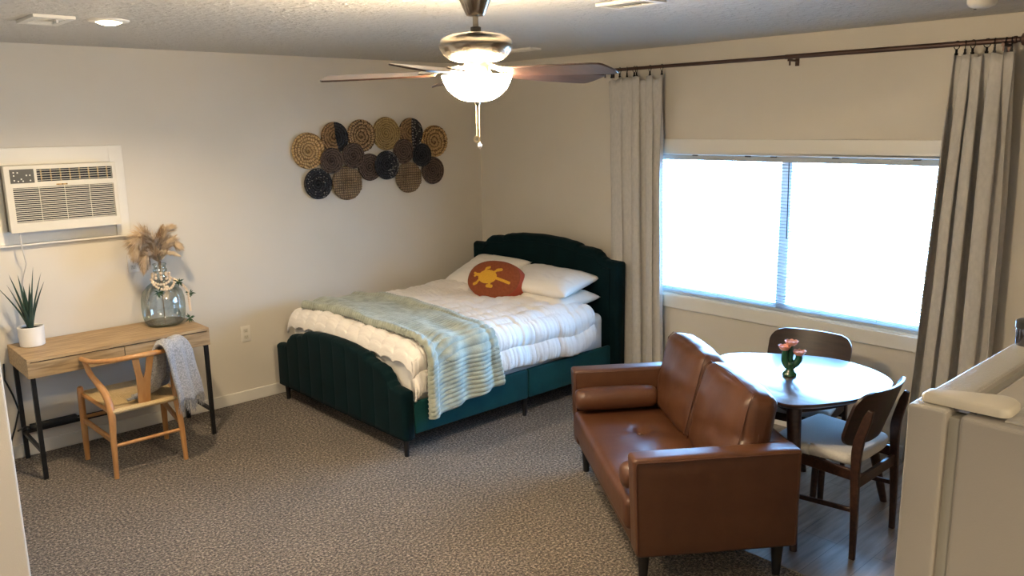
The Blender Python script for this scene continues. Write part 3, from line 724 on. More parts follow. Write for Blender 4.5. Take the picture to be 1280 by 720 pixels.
plume('big fluffy tan pampas plume drooping left out of the glass vase', [(0, 0, .30), (-.005, 0, .38), (-.03, -.01, .50), (-.085, -.02, .55), (-.13, -.03, .52), (-.15, -.03, .45)], .10, 2000, M['pampas'], .11, 1)
plume('tan pampas plume hanging low on the left of the vase neck', [(0, 0, .30), (-.005, -.01, .37), (-.03, -.03, .42), (-.07, -.04, .44), (-.10, -.05, .41), (-.11, -.05, .36)], .07, 1300, M['pampas'], .09, 2)
plume('dark brown upright pampas plume in the middle of the bunch', [(0, 0, .30), (.0, 0, .38), (.005, -.01, .46), (.012, -.01, .53), (.03, -.01, .58)], .04, 800, M['pampas_dark'], .08, 3)
plume('tan pampas plume arching up and right behind the dark one', [(0, 0, .30), (.005, 0, .38), (.02, .0, .48), (.05, 0, .56), (.085, 0, .58)], .06, 1100, M['pampas'], .10, 4)
plume('feathery tan plume spreading to the right side of the bunch', [(0, 0, .30), (.01, 0, .38), (.04, -.01, .46), (.085, -.01, .50), (.12, -.02, .47)], .06, 900, M['pampas'], .09, 5)
plume('thick cream pampas head lying to the right over the vase mouth', [(0, -.01, .32), (.005, -.02, .40), (.03, -.035, .435), (.07, -.045, .43), (.11, -.05, .41)], .024, 900, M['pampas_pale'], .035, 6)
plume('short cream pampas head at the front of the vase mouth', [(0, -.01, .32), (-.002, -.03, .385), (-.005, -.045, .42), (.0, -.05, .44)], .03, 700, M['pampas_pale'], .04, 7)
# bead garland
ga = thing('bead_garland', 'pale wooden bead garland with green sprigs wound around the vase neck', 'garland', (VX, VY, DZ + .25))
bm0 = MB().lathe([(0, -.0088), (.0055, -.0074), (.0088, 0), (.0055, .0074), (0, .0088)], 10, cap=False).build('bead', M['bead'], ga)
paths = []
for q in range(30):
    a = q / 10 * 2 * PI; paths.append((.052 * cos(a) + .002, .052 * sin(a), .045 + .022 * q / 30 * 2 + .006 * sin(a * 2.3)))
for q in range(13):
    t = q / 12; an = lerp(R(205), R(330), t); rr = lerp(.075, .085, sin(PI * t)) ; paths.append((rr * cos(an), rr * sin(an) - .01, .035 - .045 * sin(PI * t)))
for q in range(10):
    t = q / 9; an = lerp(R(190), R(320), t); rr = .064; paths.append((rr * cos(an), rr * sin(an), .05 - .03 * sin(PI * t)))
for q in range(22):
    t = q / 21; paths.append((lerp(.06, .140, smooth(t * 1.8)), lerp(-.06, -.075, t), lerp(.045, -.175, t ** 1.25) + .01 * sin(t * 7)))
first = True
for p in paths:
    b = bm0 if first else bm0.copy()
    if not first: col.objects.link(b)
    b.location = p; b.rotation_euler = (rnd.uniform(-1, 1), rnd.uniform(-1, 1), 0); first = False
for c0 in ((-.055, -.10, -.02), (.085, -.075, .025), (.150, -.07, -.055), (.125, -.085, -.215)):
    s = MB()
    for q in range(22):
        d = Vector((rnd.gauss(0, 1), rnd.gauss(0, .5) - .3, rnd.gauss(-.25, .8))).normalized(); L_ = rnd.uniform(.022, .045); w = d.cross(Vector((.3, 1, .2))).normalized() * .004
        a = Vector(c0); s.add([a, a + d * L_ * .5 + w, a + d * L_, a + d * L_ * .5 - w], [(0, 1, 2, 3)])
    s.build('leaf_sprig', M['leafy'], ga, sm=False)
s = MB()
for q in range(26):
    d = Vector((rnd.gauss(0, .3), rnd.gauss(0, .3), -1)).normalized(); a = Vector((0, -.085, -.01)); s.bar(a, a + d * rnd.uniform(.04, .07), .0015)
s.rbox(-.014, .014, -.092, -.070, -.015, .012, .004, 2)
s.build('tassel', M['bead'], ga, sm=False)

# ------------------------------------------------------------------ wishbone chair
wc = thing('wishbone_chair', 'warm beech wishbone armchair with woven cord seat pulled up to the desk', 'chair', (-3.2, -.535, 0), 0)
def path_pts(pts, n=8):
    out = []; P_ = [Vector(p) for p in pts]; P_ = [P_[0] * 2 - P_[1]] + P_ + [P_[-1] * 2 - P_[-2]]
    for i in range(1, len(P_) - 2):
        for k in range(n):
            t = k / n; a, b, c, d = P_[i - 1:i + 3]
            out.append(.5 * ((2 * b) + (c - a) * t + (2 * a - 5 * b + 4 * c - d) * t * t + (3 * b - a - 3 * c + d) * t ** 3))
    out.append(P_[-2]); return out
def rad_list(vals, n): 
    return [interp([(i / (len(vals) - 1), v) for i, v in enumerate(vals)], k / (n - 1)) for k in range(n)]
for s_ in (-1, 1):
    p = path_pts([(.197 * s_, -.207, 0), (.19 * s_, -.2, .22), (.182 * s_, -.19, .39), (.195 * s_, -.14, .50), (.228 * s_, -.055, .585), (.24 * s_, .0, .655)])
    MB().tube(p, rad_list([.0135, .017, .021, .020, .016, .012], len(p)), 14).build('leg', M['beech'], wc)
    p = [(.234 * s_, .212, 0), (.233 * s_, .205, .2), (.232 * s_, .20, .43), (.232 * s_, .20, .455), (.232 * s_, .20, .462)]
    MB().tube(p, [.014, .0185, .019, .016, .008], 14).build('leg', M['beech'], wc)
    MB().bar((.193 * s_, -.19, .225), (.232 * s_, .2, .255), .018, .032, roll=(0, 0, 1)).build('side_stretcher', M['beech'], wc, bevel=.004)
    MB().tube([(.19 * s_, -.19, .395), (.228 * s_, .2, .415)], .012, 10).build('seat_rail', M['beech'], wc)
MB().tube([(-.19, -.2, .19), (.19, -.2, .19)], .0105, 10).build('rear_stretcher', M['beech'], wc)
MB().tube([(-.23, .2, .27), (.23, .2, .27)], .0105, 10).build('front_stretcher', M['beech'], wc)
MB().tube([(-.19, -.19, .392), (.19, -.19, .392)], .013, 10).build('seat_rail', M['beech'], wc)
MB().tube([(-.23, .2, .415), (.23, .2, .415)], .013, 10).build('seat_rail', M['beech'], wc)
p = path_pts([(-.243, .055, .665), (-.245, .0, .668), (-.225, -.11, .675), (-.15, -.215, .69), (0, -.262, .70), (.15, -.215, .69), (.225, -.11, .675), (.245, .0, .668), (.243, .055, .665)])
MB().tube(p, rad_list([.013, .016, .0155, .0165, .0175, .0165, .0155, .016, .013], len(p)), 14, flat=.85).build('top_rail', M['beech'], wc)
# Y splat: lower plate that forks
yb = lambda z: lerp(-.195, -.25, (z - .39) / .31)
sp = MB()
for zs in (0,):
    L = [(-.034, .385), (-.034, .48), (-.040, .56), (-.062, .70)]; Rr = [(-.024, .70), (-.012, .60), (0, .555), (.012, .60), (.024, .70)]
    out = L + Rr + [(.062, .70), (.040, .56), (.034, .48), (.034, .385)]
    for dy in (0, .011): sp.v += [(x, yb(z_) + dy, z_) for x, z_ in out]
    n = len(out)
    sp.f += [(0, 1, 2, 3, 4, 5, 6), (6, 7, 8, 9, 10, 11, 12), (0, 6, 12)][:2] + [(0, 6, 12)]
    sp.f += [tuple(i + n for i in q) for q in ((0, 1, 2, 3, 4, 5, 6), (6, 7, 8, 9, 10, 11, 12), (0, 6, 12))]
    sp.f += [(i, (i + 1) % n, n + (i + 1) % n, n + i) for i in range(n)]; sp.mi = [0] * len(sp.f)
sp.build('splat', M['beech'], wc, sm=False)
def seatfn(u, v):
    y = lerp(-.20, .208, v); hw = lerp(.178, .222, v); x = lerp(-hw, hw, u)
    uu, vv = 2 * u - 1, 2 * v - 1
    z = lerp(.405, .43, v) - .022 * (1 - uu * uu) * (1 - vv * vv)
    z -= .004 * max(0, .12 - abs(abs(uu) - abs(vv))) / .12
    z += .0016 * sin((u if abs(uu) > abs(vv) else v) * 2 * PI * 26)
    return (x, y, z)
se = MB().grid(seatfn, 90, 60)
se.grid(lambda u, v: (lerp(-.178, .178, u), -.2 - .013 * sin(PI * v), .405 - .032 * v + .001 * sin(u * 160)), 60, 6)
for s_ in (-1, 1): se.grid(lambda u, v: (s_ * (lerp(.178, .222, u) + .014 * sin(PI * v)), lerp(-.2, .208, u), lerp(.405, .43, u) - .032 * v), 30, 6)
se.grid(lambda u, v: (lerp(-.222, .222, u), .208 + .013 * sin(PI * v), .43 - .032 * v), 60, 6)
se.grid(lambda u, v: (lerp(lerp(-.178, -.222, v), lerp(.178, .222, v), u), lerp(-.2, .208, v), lerp(.374, .40, v)), 8, 8)
se.build('seat', M['cord_seat'], wc, ang=60)
# throw over the back rail
th_ = thing('throw_blanket', 'grey woven throw with fringe draped over the right arm of the wishbone chair', 'throw blanket', (-3.045, -.74, .33))
tA = Vector((-3.045, -.742, 0)); tt = Vector((.86, .50, 0)).normalized(); tn = Vector((.50, -.86, 0)).normalized()
prof = [(-.19, .415), (-.16, .43), (-.11, .46), (-.07, .53), (-.052, .62), (-.042, .70), (-.02, .745), (.012, .755), (.045, .72), (.058, .65), (.066, .55), (.078, .46), (.088, .39)]
pp = path_pts([(a, 0, b) for a, b in prof], 4)
def thf(u, v, off=0.):
    k = v * (len(pp) - 1); i = min(int(k), len(pp) - 2); q = pp[i].lerp(pp[i + 1], k - i)
    hw = interp([(0, .13), (.35, .085), (.55, .082), (.75, .10), (1, .105)], v)
    s = (2 * u - 1) * hw + interp([(0, -.02), (.5, 0), (1, .045)], v)
    fold = .016 * sin(u * 13 + 2.2 * v) * (1 if v < .4 else .7) + .010 * ns(u * 4, v * 7, 3)
    amp = .5 + .5 * abs(2 * v - 1)
    p = tA + tt * s + tn * (q.x + fold * amp + (.012 * (1 - (2 * u - 1) ** 4) if v > .5 else -.0)) + Vector((0, 0, q.z + .008 * sin(u * 9) + .006 * ns(u * 6, v * 5, 8) - .02 * (2 * u - 1) ** 2 * (1 - abs(2 * v - 1))))
    return p - Vector(th_.location)
MB().grid(lambda u, v: tuple(thf(u, v)), 40, 60).build('cloth', M['throw'], th_, ang=180, solid=.016)
fg = MB()
for q in range(60):
    u = (q + .5) / 60; a = thf(u, 1.); L_ = rnd.uniform(.06, .085)
    j = Vector((rnd.gauss(0, .008), rnd.gauss(0, .006), -L_)); fg.tube([a + Vector((0, 0, .01)), a + j * .5 + Vector((rnd.gauss(0, .003), 0, 0)), a + j], [.0024, .002, .0008], 5)
fg.build('fringe', M['throw'], th_); fg = MB()
for q in range(26):
    u = (q + .5) / 26; a = thf(u, 0.); fg.tube([a, a - tn * .03 + Vector((rnd.gauss(0, .006), 0, -.001))], [.002, .001], 5)
fg.build('fringe', M['throw'], th_)

# ------------------------------------------------------------------ bed
BYN, BYF, BYC = -1.685, -.105, -.895     # near side, far side, centre
bed = thing('bed_frame', 'emerald velvet upholstered bed frame with scalloped headboard and channelled footboard', 'bed', (-1.08, BYC, 0))
def BD(m, name, mt, parent=bed, **k):
    m.v = [(p[0] + 1.08, p[1] - BYC, p[2]) for p in m.v]; return m.build(name, mt, parent, **k)
def slab(x0, x1, yn, yf, ztop, zbot, ny, groove=None, r=.02, nz=10, face=-1):
    """upholstered board across y; front face at x0 (towards -x)"""
    m = MB(); loops = []
    for j in range(ny + 1):
        y = lerp(yn, yf, j / ny); zt = ztop(y); zb = zbot(y); g = groove(y) if groove else 0
        e = min(1, min(j, ny - j) / ny * (yf - yn) / r); ins = r * (1 - math.sqrt(max(0, 1 - (1 - e) ** 2)))
        L_ = []
        for k in range(nz + 1): 
            L_.append((x0 + ins + g * (1 if 0 < k < nz else .3), y, lerp(zb + r * .5, zt - r, k / nz)))
        for k in range(1, 6):
            a = PI * k / 6; L_.append(((x0 + x1) / 2 - (x1 - x0 - 2 * ins) / 2 * cos(a) , y, zt - r + r * sin(a) - (g * .4)))
        for k in range(nz + 1): L_.append((x1 - ins, y, lerp(zt - r, zb + r * .5, k / nz)))
        L_.append(((x0 + x1) / 2, y, zb))
        loops.append(L_)
    w = len(loops[0]); V = [p for l in loops for p in l]; F = []
    for j in range(ny):
        for k in range(w): F.append((j * w + k, j * w + (k + 1) % w, (j + 1) * w + (k + 1) % w, (j + 1) * w + k))
    F.append(tuple(range(w))); F.append(tuple(ny * w + k for k in range(w))[::-1])
    return m.add(V, F)
hp = [(0, 1.090), (.20, 1.083), (.34, 1.068), (.395, 1.058), (.425, 1.040), (.50, 1.038), (.575, 1.030), (.605, 1.012), (.645, .978), (.685, .962), (.80, .960)]
hb = slab(-.215, -.115, BYN - .055, BYF - .055 + .04, lambda y: interp(hp, abs(y + .925)), lambda y: .10, 200, r=.022, nz=14)
BD(hb, 'headboard', M['emerald'], ang=180)
pi_ = [(y / 100., interp(hp, abs(y / 100.)) - .055) for y in range(-74, 75, 2)]
BD(MB().tube([(-.218, -.925 + a, b) for a, b in [(-.74, .35)] + pi_ + [(.74, .35)]], .005, 6), 'piping', M['emerald'])
fpz = [(0, .600), (.15, .596), (.30, .582), (.37, .570), (.41, .545), (.49, .532), (.56, .520), (.60, .492), (.635, .448), (.67, .424), (.79, .418)]
def ch(y):
    t = (y - BYN) / .158; return .0075 * (1 - abs(sin(PI * t)) ** .35)
fb = slab(-2.072, -1.985, BYN, BYF, lambda y: interp(fpz, abs(y - BYC)), lambda y: .105, 240, groove=ch, r=.02, nz=14)
BD(fb, 'footboard', M['emerald'], ang=180)
BD(MB().rbox(-1.985, -1.055, BYN + .003, BYN + .035, .135, .335, .010, 6), 'side_rail', M['rail_green_lit'])
BD(MB().rbox(-1.050, -.215, BYN + .003, BYN + .035, .135, .335, .010, 6), 'side_rail', M['rail_green_lit'])
BD(MB().rbox(-2.0, -.215, BYF - .035, BYF - .003, .135, .335, .010, 6), 'side_rail', M['rail_green_lit'])
BD(MB().box(-1.98, -.22, BYN + .036, BYF - .036, .25, .268), 'slat_base', M['black_wood'], sm=False)
for x, y in ((-2.03, BYN + .04), (-2.03, BYF - .06), (-1.05, BYN + .05), (-1.05, BYF - .06), (-.165, BYN + .03), (-.165, BYF - .06)):
    BD(MB().lathe([(0, 0), (.014, 0), (.021, .14), (0, .14)], 14, c=(x, y, 0)), 'leg', M['black_wood'])
mt_o = MB().rbox(-1.96, -.23, BYN + .055, BYF - .05, .269, .575, .05, 14, puff=(0, 0, .006)).build('mattress', M['sheet'], loc=(-1.1, BYC, .27), ang=180)
tag(mt_o, 'thick white mattress with fitted sheet showing at the head of the bed', 'mattress')

ZT = .625
YE = BYN + .055                        # mattress edge, near side
def bed_surf(x, w, off=0.):
    """w: distance from the far edge over the top and down the near side"""
    r = .075; yfar = BYF - .035; top = (yfar - (YE - .025)) - r
    if w <= top: y = yfar - w; z = ZT; ny_, nz_ = 0, 1
    elif w <= top + r * PI / 2:
        a = (w - top) / r; y = yfar - top - r * sin(a); z = ZT - r + r * cos(a); ny_, nz_ = -sin(a), cos(a)
    else: d = w - top - r * PI / 2; y = yfar - top - r - .10 * d; z = ZT - r - d; ny_, nz_ = -1, .1
    # soft crown and far edge rounding
    t = min(1, w / .12); 
    if w < .12: z -= .05 * (1 - math.sqrt(1 - (1 - t) ** 2))
    z += .02 * sin(PI * min(1, max(0, w) / (top + r)))
    # foot end rolls down behind the footboard
    fx = x
    xe = -1.90
    if x < xe:
        d = min(xe - x, .20); a = d / .13
        if a < PI / 2: fx = xe - .085 * sin(a); drop = .13 * (1 - cos(a))
        else: fx = xe - .085; drop = .13 + (d - .13 * PI / 2)
        if nz_ > .5: z -= drop
        else: z -= drop * .25; y += drop * .15
    n_ = Vector((0, ny_, nz_))
    return Vector((fx, y, z)) + n_ * off
WTOP = (BYF - .035) - (YE - .025) - .075
def duvet(u, v):
    x = lerp(-2.09, -.44, u) ; L_ = WTOP + .075 * PI / 2 + interp([(-2.1, .18), (-1.3, .175), (-.6, .19), (-.4, .16)], x) + .008 * sin(x * 17)
    w = v * L_
    x += (.05 * (v - .5) + .02 * sin(v * 9)) * smooth((u - .8) / .2)
    seam = abs(sin(PI * (w - L_) / .135)); puff = .026 * seam ** .5
    g = ns(x * 26, w * 3.2, 1.) * .9 + .5 * ns(x * 55, w * 7, 5.)
    gather = .015 * g * (1 - .45 * seam)
    cs_ = abs(sin(PI * (x + 2.1) / .22)); cross = .010 * (cs_ ** .35)
    fold = 0
    if w > WTOP: fold = .012 * sin(x * 14 + .8 * sin(x * 5)) * smooth((w - WTOP) / .15)
    off = .012 + puff + gather + cross + fold + .012 * ns(x * 3, w * 3, 7)
    if u > .93: off -= .02 * smooth((u - .93) / .07)
    # folded-back band near the pillows
    off += .016 * smooth((x + .80 - .05 * sin(w * 4)) / .05)
    return tuple(bed_surf(x, w, off) - Vector((-1.1, BYC, .6)))
dv = MB().grid(duvet, 330, 230).build('duvet', M['duvet'], ang=180, solid=.012); dv.location = (-1.1, BYC, .6)
tag(dv, 'puffy white quilted comforter with stitched rows spread over the bed', 'comforter')
# sage ribbed blanket
def blk(u, v):
    # u: from the foot-side edge to the head-side edge, v: from far side to the hanging end
    L_ = WTOP + .075 * PI / 2 + .285 + .03 * (1 - u) - .055 * u
    w = lerp(.10 - .05 * u, L_, v)
    xl = interp([(0, -1.93), (.35, -1.90), (.62, -1.90), (1, -1.965)], v) + .015 * sin(v * 9)
    xr = interp([(0, -1.42), (.3, -1.36), (.7, -1.36), (1, -1.35)], v) + .012 * sin(v * 7)
    x = lerp(xl, xr, u)
    rib = abs(sin(PI * (w + .02 * sin(u * 5) + .10 * u) / .027)) ** .7
    off = .058 + .013 * rib
    off += .022 * smooth((.14 - u) / .05) + .016 * smooth((u - .87) / .05)    # rolled double edges
    off += .010 * sin(u * 15 + v * 3) * (smooth((v - .5) / .3)) + .016 * ns(x * 5, w * 4, 2)
    off += .018 * max(0, sin(u * 7 + v * 5 - 1)) * (1 - v)
    if w > WTOP + .05: off += .02 + .012 * sin(u * 20) * smooth((w - WTOP) / .3)
    e = min(u, 1 - u); 
    if e < .02: off -= .035 * (1 - e / .02)
    return tuple(bed_surf(x, w, off) - Vector((-1.65, BYC, .6)))
bk = MB().grid(blk, 80, 620).build('ribbed_blanket', M['sage'], ang=180, solid=.012); bk.location = (-1.65, BYC, .6)
tag(bk, 'sage green ribbed fleece blanket laid across the foot of the bed', 'blanket')
bk2 = None
# pillows
def pillow(label, cx, cy, cz, w, h, t, rot, seed, pinch=.07, mtl='sheet', name='pillow'):
    def sh(u, v, s):
        a, b = 2 * u - 1, 2 * v - 1
        x = a * h / 2 * (1 - pinch * (1 - b * b)); y = b * w / 2 * (1 - pinch * (1 - a * a))
        k = max(0., (1 - a ** 4) * (1 - b ** 4)) ** .55
        z = s * t / 2 * k * (1 + .10 * ns(a * 2, b * 2, seed)) + .006 * ns(a * 7, b * 7, seed + s) * k
        return (x, y, z)
    m = MB(); m.grid(lambda u, v: sh(u, v, 1), 40, 52).grid(lambda u, v: sh(u, v, -1), 40, 52)
    o = m.build(name, M[mtl], ang=180); o.location = (cx, cy, cz); o.rotation_euler = rot
    return tag(o, label, 'pillow', 'white bed pillows')
pillow('lower white pillow under the other one at the window side of the bed', -.455, -1.27, .685, .66, .44, .13, (R(2), R(-3), R(4)), 2)
pillow('upper white pillow on top of the stack at the window side', -.455, -1.25, .80, .68, .45, .14, (R(2), R(-9), R(7)), 3)
pillow('white pillow tilted against the headboard on the far wall side of the bed', -.42, -.53, .765, .68, .46, .15, (R(-2), R(-24), R(-4)), 4)
# rust cushion with turtle motif
rc = thing('round_cushion', 'oval rust cushion with a mustard turtle design propped on the white pillows', 'cushion', (-.70, -.985, .685))
CW, CH_, CT = .45, .285, .12
def cf(a, b):  # a,b in [-1,1] oval coordinates -> bulge
    rr = min(1, (abs(a) ** 2.3 + abs(b) ** 2.3)); return CT * .5 + .028 * (1 - rr) ** .6
fr_ = MB(); n1, n2 = 60, 14
def oval(t): 
    c, s = cos(t), sin(t); k = (abs(c) ** 2.3 + abs(s) ** 2.3) ** (-1 / 2.3); return c * k, s * k
crot = Matrix.Rotation(R(-60), 4, 'Z')    # face normal towards the foot/near side
lay = Matrix.Rotation(R(-152), 4, 'Z') @ Matrix.Rotation(R(52), 4, 'Y')
# local frame: X' = out normal (built on +z then laid back)
def cmap(p): 
    # p = (across, up, out)
    v = Vector((p[2], p[0], p[1])); v = Matrix.Rotation(R(-30), 4, 'Y') @ v
    return tuple(Matrix.Rotation(R(-164), 4, 'Z') @ Matrix.Rotation(R(0), 4, 'Y') @ v + Vector((0, 0, .105)))
for s in (1, -1):
    fr_.grid(lambda u, v: cmap((oval(2 * PI * u)[0] * v * CW / 2, oval(2 * PI * u)[1] * v * CH_ / 2, s * cf(*[q * v for q in oval(2 * PI * u)]))), n1, n2, True)
fr_.build('cover', M['rust'], rc, ang=180)
gs = MB().grid(lambda u, v: cmap((oval(2 * PI * u)[0] * CW / 2 * (1 + .035 * sin(PI * v)), oval(2 * PI * u)[1] * CH_ / 2 * (1 + .04 * sin(PI * v)), (v - .5) * CT)), n1, 8, True)
gs.build('gusset', M['rust_side'], rc, ang=180)['label'] = 'brighter red side band'
def seg(px, py, ax, ay, bx, by, r):
    dx, dy = bx - ax, by - ay; t = max(0, min(1, ((px - ax) * dx + (py - ay) * dy) / (dx * dx + dy * dy))); return math.hypot(px - ax - t * dx, py - ay - t * dy) < r
def motif(a, b):
    x, y = a * CW / 2 / 1.12, b * CH_ / 2       # metres on the face, x to the right as seen
    if ((x + .035) / .072) ** 2 + ((y - .004) / .054) ** 2 < 1: return True
    S = [(.03, .0, .135, -.026, .0105), (-.095, .014, -.125, .016, .012), (-.125, .016, -.145, .026, .009), (-.125, .016, -.138, .004, .009),
         (-.07, .03, -.058, .07, .0085), (-.058, .07, -.040, .078, .010), (.0, .035, .028, .062, .009), (.028, .062, .055, .068, .012),
         (-.09, -.018, -.112, -.052, .009), (-.112, -.052, -.128, -.060, .011), (-.005, -.03, -.006, -.062, .009), (-.02, -.066, .012, -.066, .012)]
    return any(seg(x, y, *q) for q in S)
mo = MB(); NA, NB = 150, 110
for i in range(NA):
    for j in range(NB):
        a0, a1, b0, b1 = [-.95 + 1.9 * k for k in (i / NA, (i + 1) / NA, j / NB, (j + 1) / NB)]
        if motif((a0 + a1) / 2, (b0 + b1) / 2):
            mo.add([cmap((a * CW / 2, b * CH_ / 2, cf(a, b) + .002)) for a, b in ((a0, b0), (a1, b0), (a1, b1), (a0, b1))], [(0, 1, 2, 3)])
mo.build('turtle_motif', M['mustard'], rc, ang=180)['label'] = 'mustard yellow turtle shape'

# ------------------------------------------------------------------ sofa
SO = Vector((-2.212, -3.513, 0)); SA = -.621; SL, SD, SH, SZ = 1.341, .725, .600, .160
so = thing('loveseat', 'cognac leather loveseat with square arms, tufted seat and dark tapered legs', 'sofa', SO, SA)
# local axes: x = depth (front 0 -> back SD), y = length
def arm(y0, y1):
    def dsp(q, u): 
        return q
    m = MB().rbox(0, SD, y0, y1, SZ, SH, .018, 6, puff=(0, .004, .003)); 
    m.v = [(p[0] + (.022 * (1 - (p[2] - SZ) / (SH - SZ)) if p[0] < SD * .5 else 0) * (1 - p[0] / (SD * .5)), p[1], p[2]) for p in m.v]
    return m
AT = .105
for y0, y1 in ((0, AT), (SL - AT, SL)):
    a_ = arm(y0, y1).build('arm', M['leather'], so, ang=180)
    sm_ = MB()
    for yy in (y0 + .012, y1 - .012):
        ys = yy + (-.0125 if yy < (y0 + y1) / 2 else .0125)
        sm_.tube([(.026, ys, SZ + .02), (.012, ys, SH - .03), (.018, ys, SH - .0145), (SD - .02, ys, SH - .0145), (SD - .016, ys, SZ + .02)], .0022, 6)
    sm_.build('arm_seam', M['seam'], a_)
MB().rbox(.03, SD - .01, AT, SL - AT, SZ, .228, .012, 6).build('seat_base', M['leather'], so, ang=180)
MB().rbox(SD - .12, SD, AT - .001, SL - AT + .001, SZ, SH - .004, .02, 6).build('back_frame', M['leather'], so, ang=180)
tufts = [(.27, .46), (.27, .88)]
def tuft(q, u):
    if u.z > .5:
        X = q.x + (.015 + .56) / 2; Y = q.y + SL / 2
        d_ = 0
        for tx, ty in tufts:
            dd = math.hypot(X - tx, Y - ty); an = math.atan2(Y - ty, X - tx)
            d_ += .042 * math.exp(-(dd / .035) ** 2) + .027 * math.exp(-(dd / .16) ** 2) * (.35 + .65 * abs(cos(2 * an + .4)) ** .5)
        q.z -= d_
    return q
MB().rbox(.0, .60, AT + .002, SL - AT - .002, .229, .375, .028, 34, puff=(.008, 0, .022), disp=tuft).build('seat_cushion', M['leather_cush'], so, ang=180)
for tx, ty in tufts: MB().lathe([(0, .362), (.008, .361), (.012, .356), (.0, .350)], 14, c=(tx + .01, ty, 0)).build('tuft_button', M['leather'], so)
def backcush(y0, y1, seed):
    def dsp(q, u):
        k = (1 - u.y ** 2) * (1 - u.z ** 2)
        q.x += .012 * ns(u.y * 2, u.z * 2, seed) * (1 if u.x < 0 else .5) + .004 * ns(u.y * 7 + u.z * 5, u.z * 2, seed)
        q.z += .008 * ns(u.y * 3, 0, seed) - (.02 * abs(u.y) ** 5 if u.z > 0 else 0)
        q.x += .008 * math.exp(-((u.z + .2 + .3 * u.y) / .12) ** 2) * (1 if u.x < 0 else 0)
        return q
    mtx = Matrix.Translation((.515, (y0 + y1) / 2, .375)) @ Matrix.Rotation(R(12), 4, 'Y')
    hw = (y1 - y0) / 2
    o = MB().rbox(-.075, .075, -hw, hw, 0, .44, .05, 14, puff=(.03, .006, .012), mtx=mtx, disp=dsp).build('back_cushion', M['leather_cush'], so, ang=180)
    sm_ = MB().tube([mtx @ Vector(p) for p in ((-.070, -hw + .02, .02), (-.066, -hw + .012, .395), (-.05, -hw + .03, .430), (-.052, 0, .447), (-.05, hw - .03, .430), (-.066, hw - .012, .395), (-.070, hw - .02, .02))], .0022, 6)
    sm_.build('cushion_seam', M['seam'], o)
backcush(AT + .0, SL / 2 - .004, 1.); backcush(SL / 2 + .004, SL - AT - .0, 5.)
for x, y in ((.075, .09), (.075, SL - .09), (SD - .06, .07), (SD - .06, SL - .07)):
    MB().lathe([(0, 0), (.017, 0), (.027, SZ), (0, SZ)], 16, c=(x, y, 0)).build('leg', M['black_wood'], so)
def bolster(yc, label):
    prof = [(0, -.002), (.03, .0), (.046, .006), (.056, .02), (.061, .045), (.063, .10), (.064, .22), (.063, .35), (.061, .41), (.056, .435), (.046, .45), (.03, .456), (0, .458)]
    mtx = Matrix.Translation((-.005, yc, .458)) @ Matrix.Rotation(PI / 2, 4, 'Y')
    m = MB().lathe(prof, 36, mtx=mtx, cap=False)
    Rm = Matrix.Translation(SO) @ Matrix.Rotation(SA, 4, 'Z')
    m.v = [tuple(Rm @ Vector(p)) for p in m.v]
    c = Rm @ Vector((.25, yc, .45))
    o = m.build('bolster_pillow', M['leather_cush'], ang=180, loc=c); return tag(o, label, 'bolster')
bolster(SL - AT - .067, 'brown leather bolster against the far arm of the loveseat')
bolster(AT + .075, 'brown leather bolster tucked inside the near arm of the loveseat')

# ------------------------------------------------------------------ dining table
TZ = .705
TP = [(-1.44, -3.72), (-1.425, -3.775), (-1.385, -3.815), (-1.32, -3.86), (-1.17, -3.93), (-.98, -3.975), (-.84, -3.962), (-.75, -3.91), (-.675, -3.82), (-.63, -3.72), (-.61, -3.60), (-.635, -3.48), (-.69, -3.37), (-.78, -3.24), (-.87, -3.14), (-.95, -3.105), (-1.02, -3.13), (-1.10, -3.22), (-1.21, -3.38), (-1.30, -3.54), (-1.40, -3.64)]
tcx, tcy = -1.03, -3.58
tb = thing('dining_table', 'dark walnut dining table with rounded glossy top reflecting the window', 'table', (tcx, tcy, 0))
def closed(P_, n=6):
    out = []; N_ = len(P_)
    for i in range(N_):
        a, b, c, d = [Vector((*P_[(i + k) % N_], 0)) for k in (-1, 0, 1, 2)]
        for k in range(n):
            t = k / n; q = .5 * ((2 * b) + (c - a) * t + (2 * a - 5 * b + 4 * c - d) * t * t + (3 * b - a - 3 * c + d) * t ** 3); out.append((q.x - tcx, q.y - tcy))
    return out
ol_ = closed(TP)
def ring_(sc, z): return [(x * sc, y * sc, z) for x, y in ol_]
tm = MB(); rings = [ring_(.94, TZ - .028), ring_(.985, TZ - .016), ring_(1., TZ - .006), ring_(.998, TZ - .001), ring_(.992, TZ)]
n = len(ol_); V = [p for r_ in rings for p in r_]; F = [tuple(range(n))[::-1], tuple(4 * n + k for k in range(n))]
for i in range(4):
    for k in range(n): F.append((i * n + k, i * n + (k + 1) % n, (i + 1) * n + (k + 1) % n, (i + 1) * n + k))
tm.add(V, F).build('tabletop', M['walnut_top'], tb, ang=50)
ap = MB(); ap.add([p for r_ in (ring_(.66, TZ - .085), ring_(.66, TZ - .028)) for p in r_], [(k, (k + 1) % n, n + (k + 1) % n, n + k) for k in range(n)] + [tuple(range(n))[::-1]])
ap.build('apron', M['walnut'], tb)
for (tx, ty), (fx, fy) in (((-1.28, -3.70), (-1.40, -3.80)), ((-.83, -3.80), (-.61, -3.87)), ((-.78, -3.40), (-.56, -3.40)), ((-1.15, -3.40), (-1.12, -3.22))):
    MB().tube([(fx - tcx, fy - tcy, 0), (lerp(fx, tx, .5) - tcx, lerp(fy, ty, .5) - tcy, TZ * .5), (tx - tcx, ty - tcy, TZ - .03)], [.017, .026, .036], 18).build('leg', M['walnut'], tb)

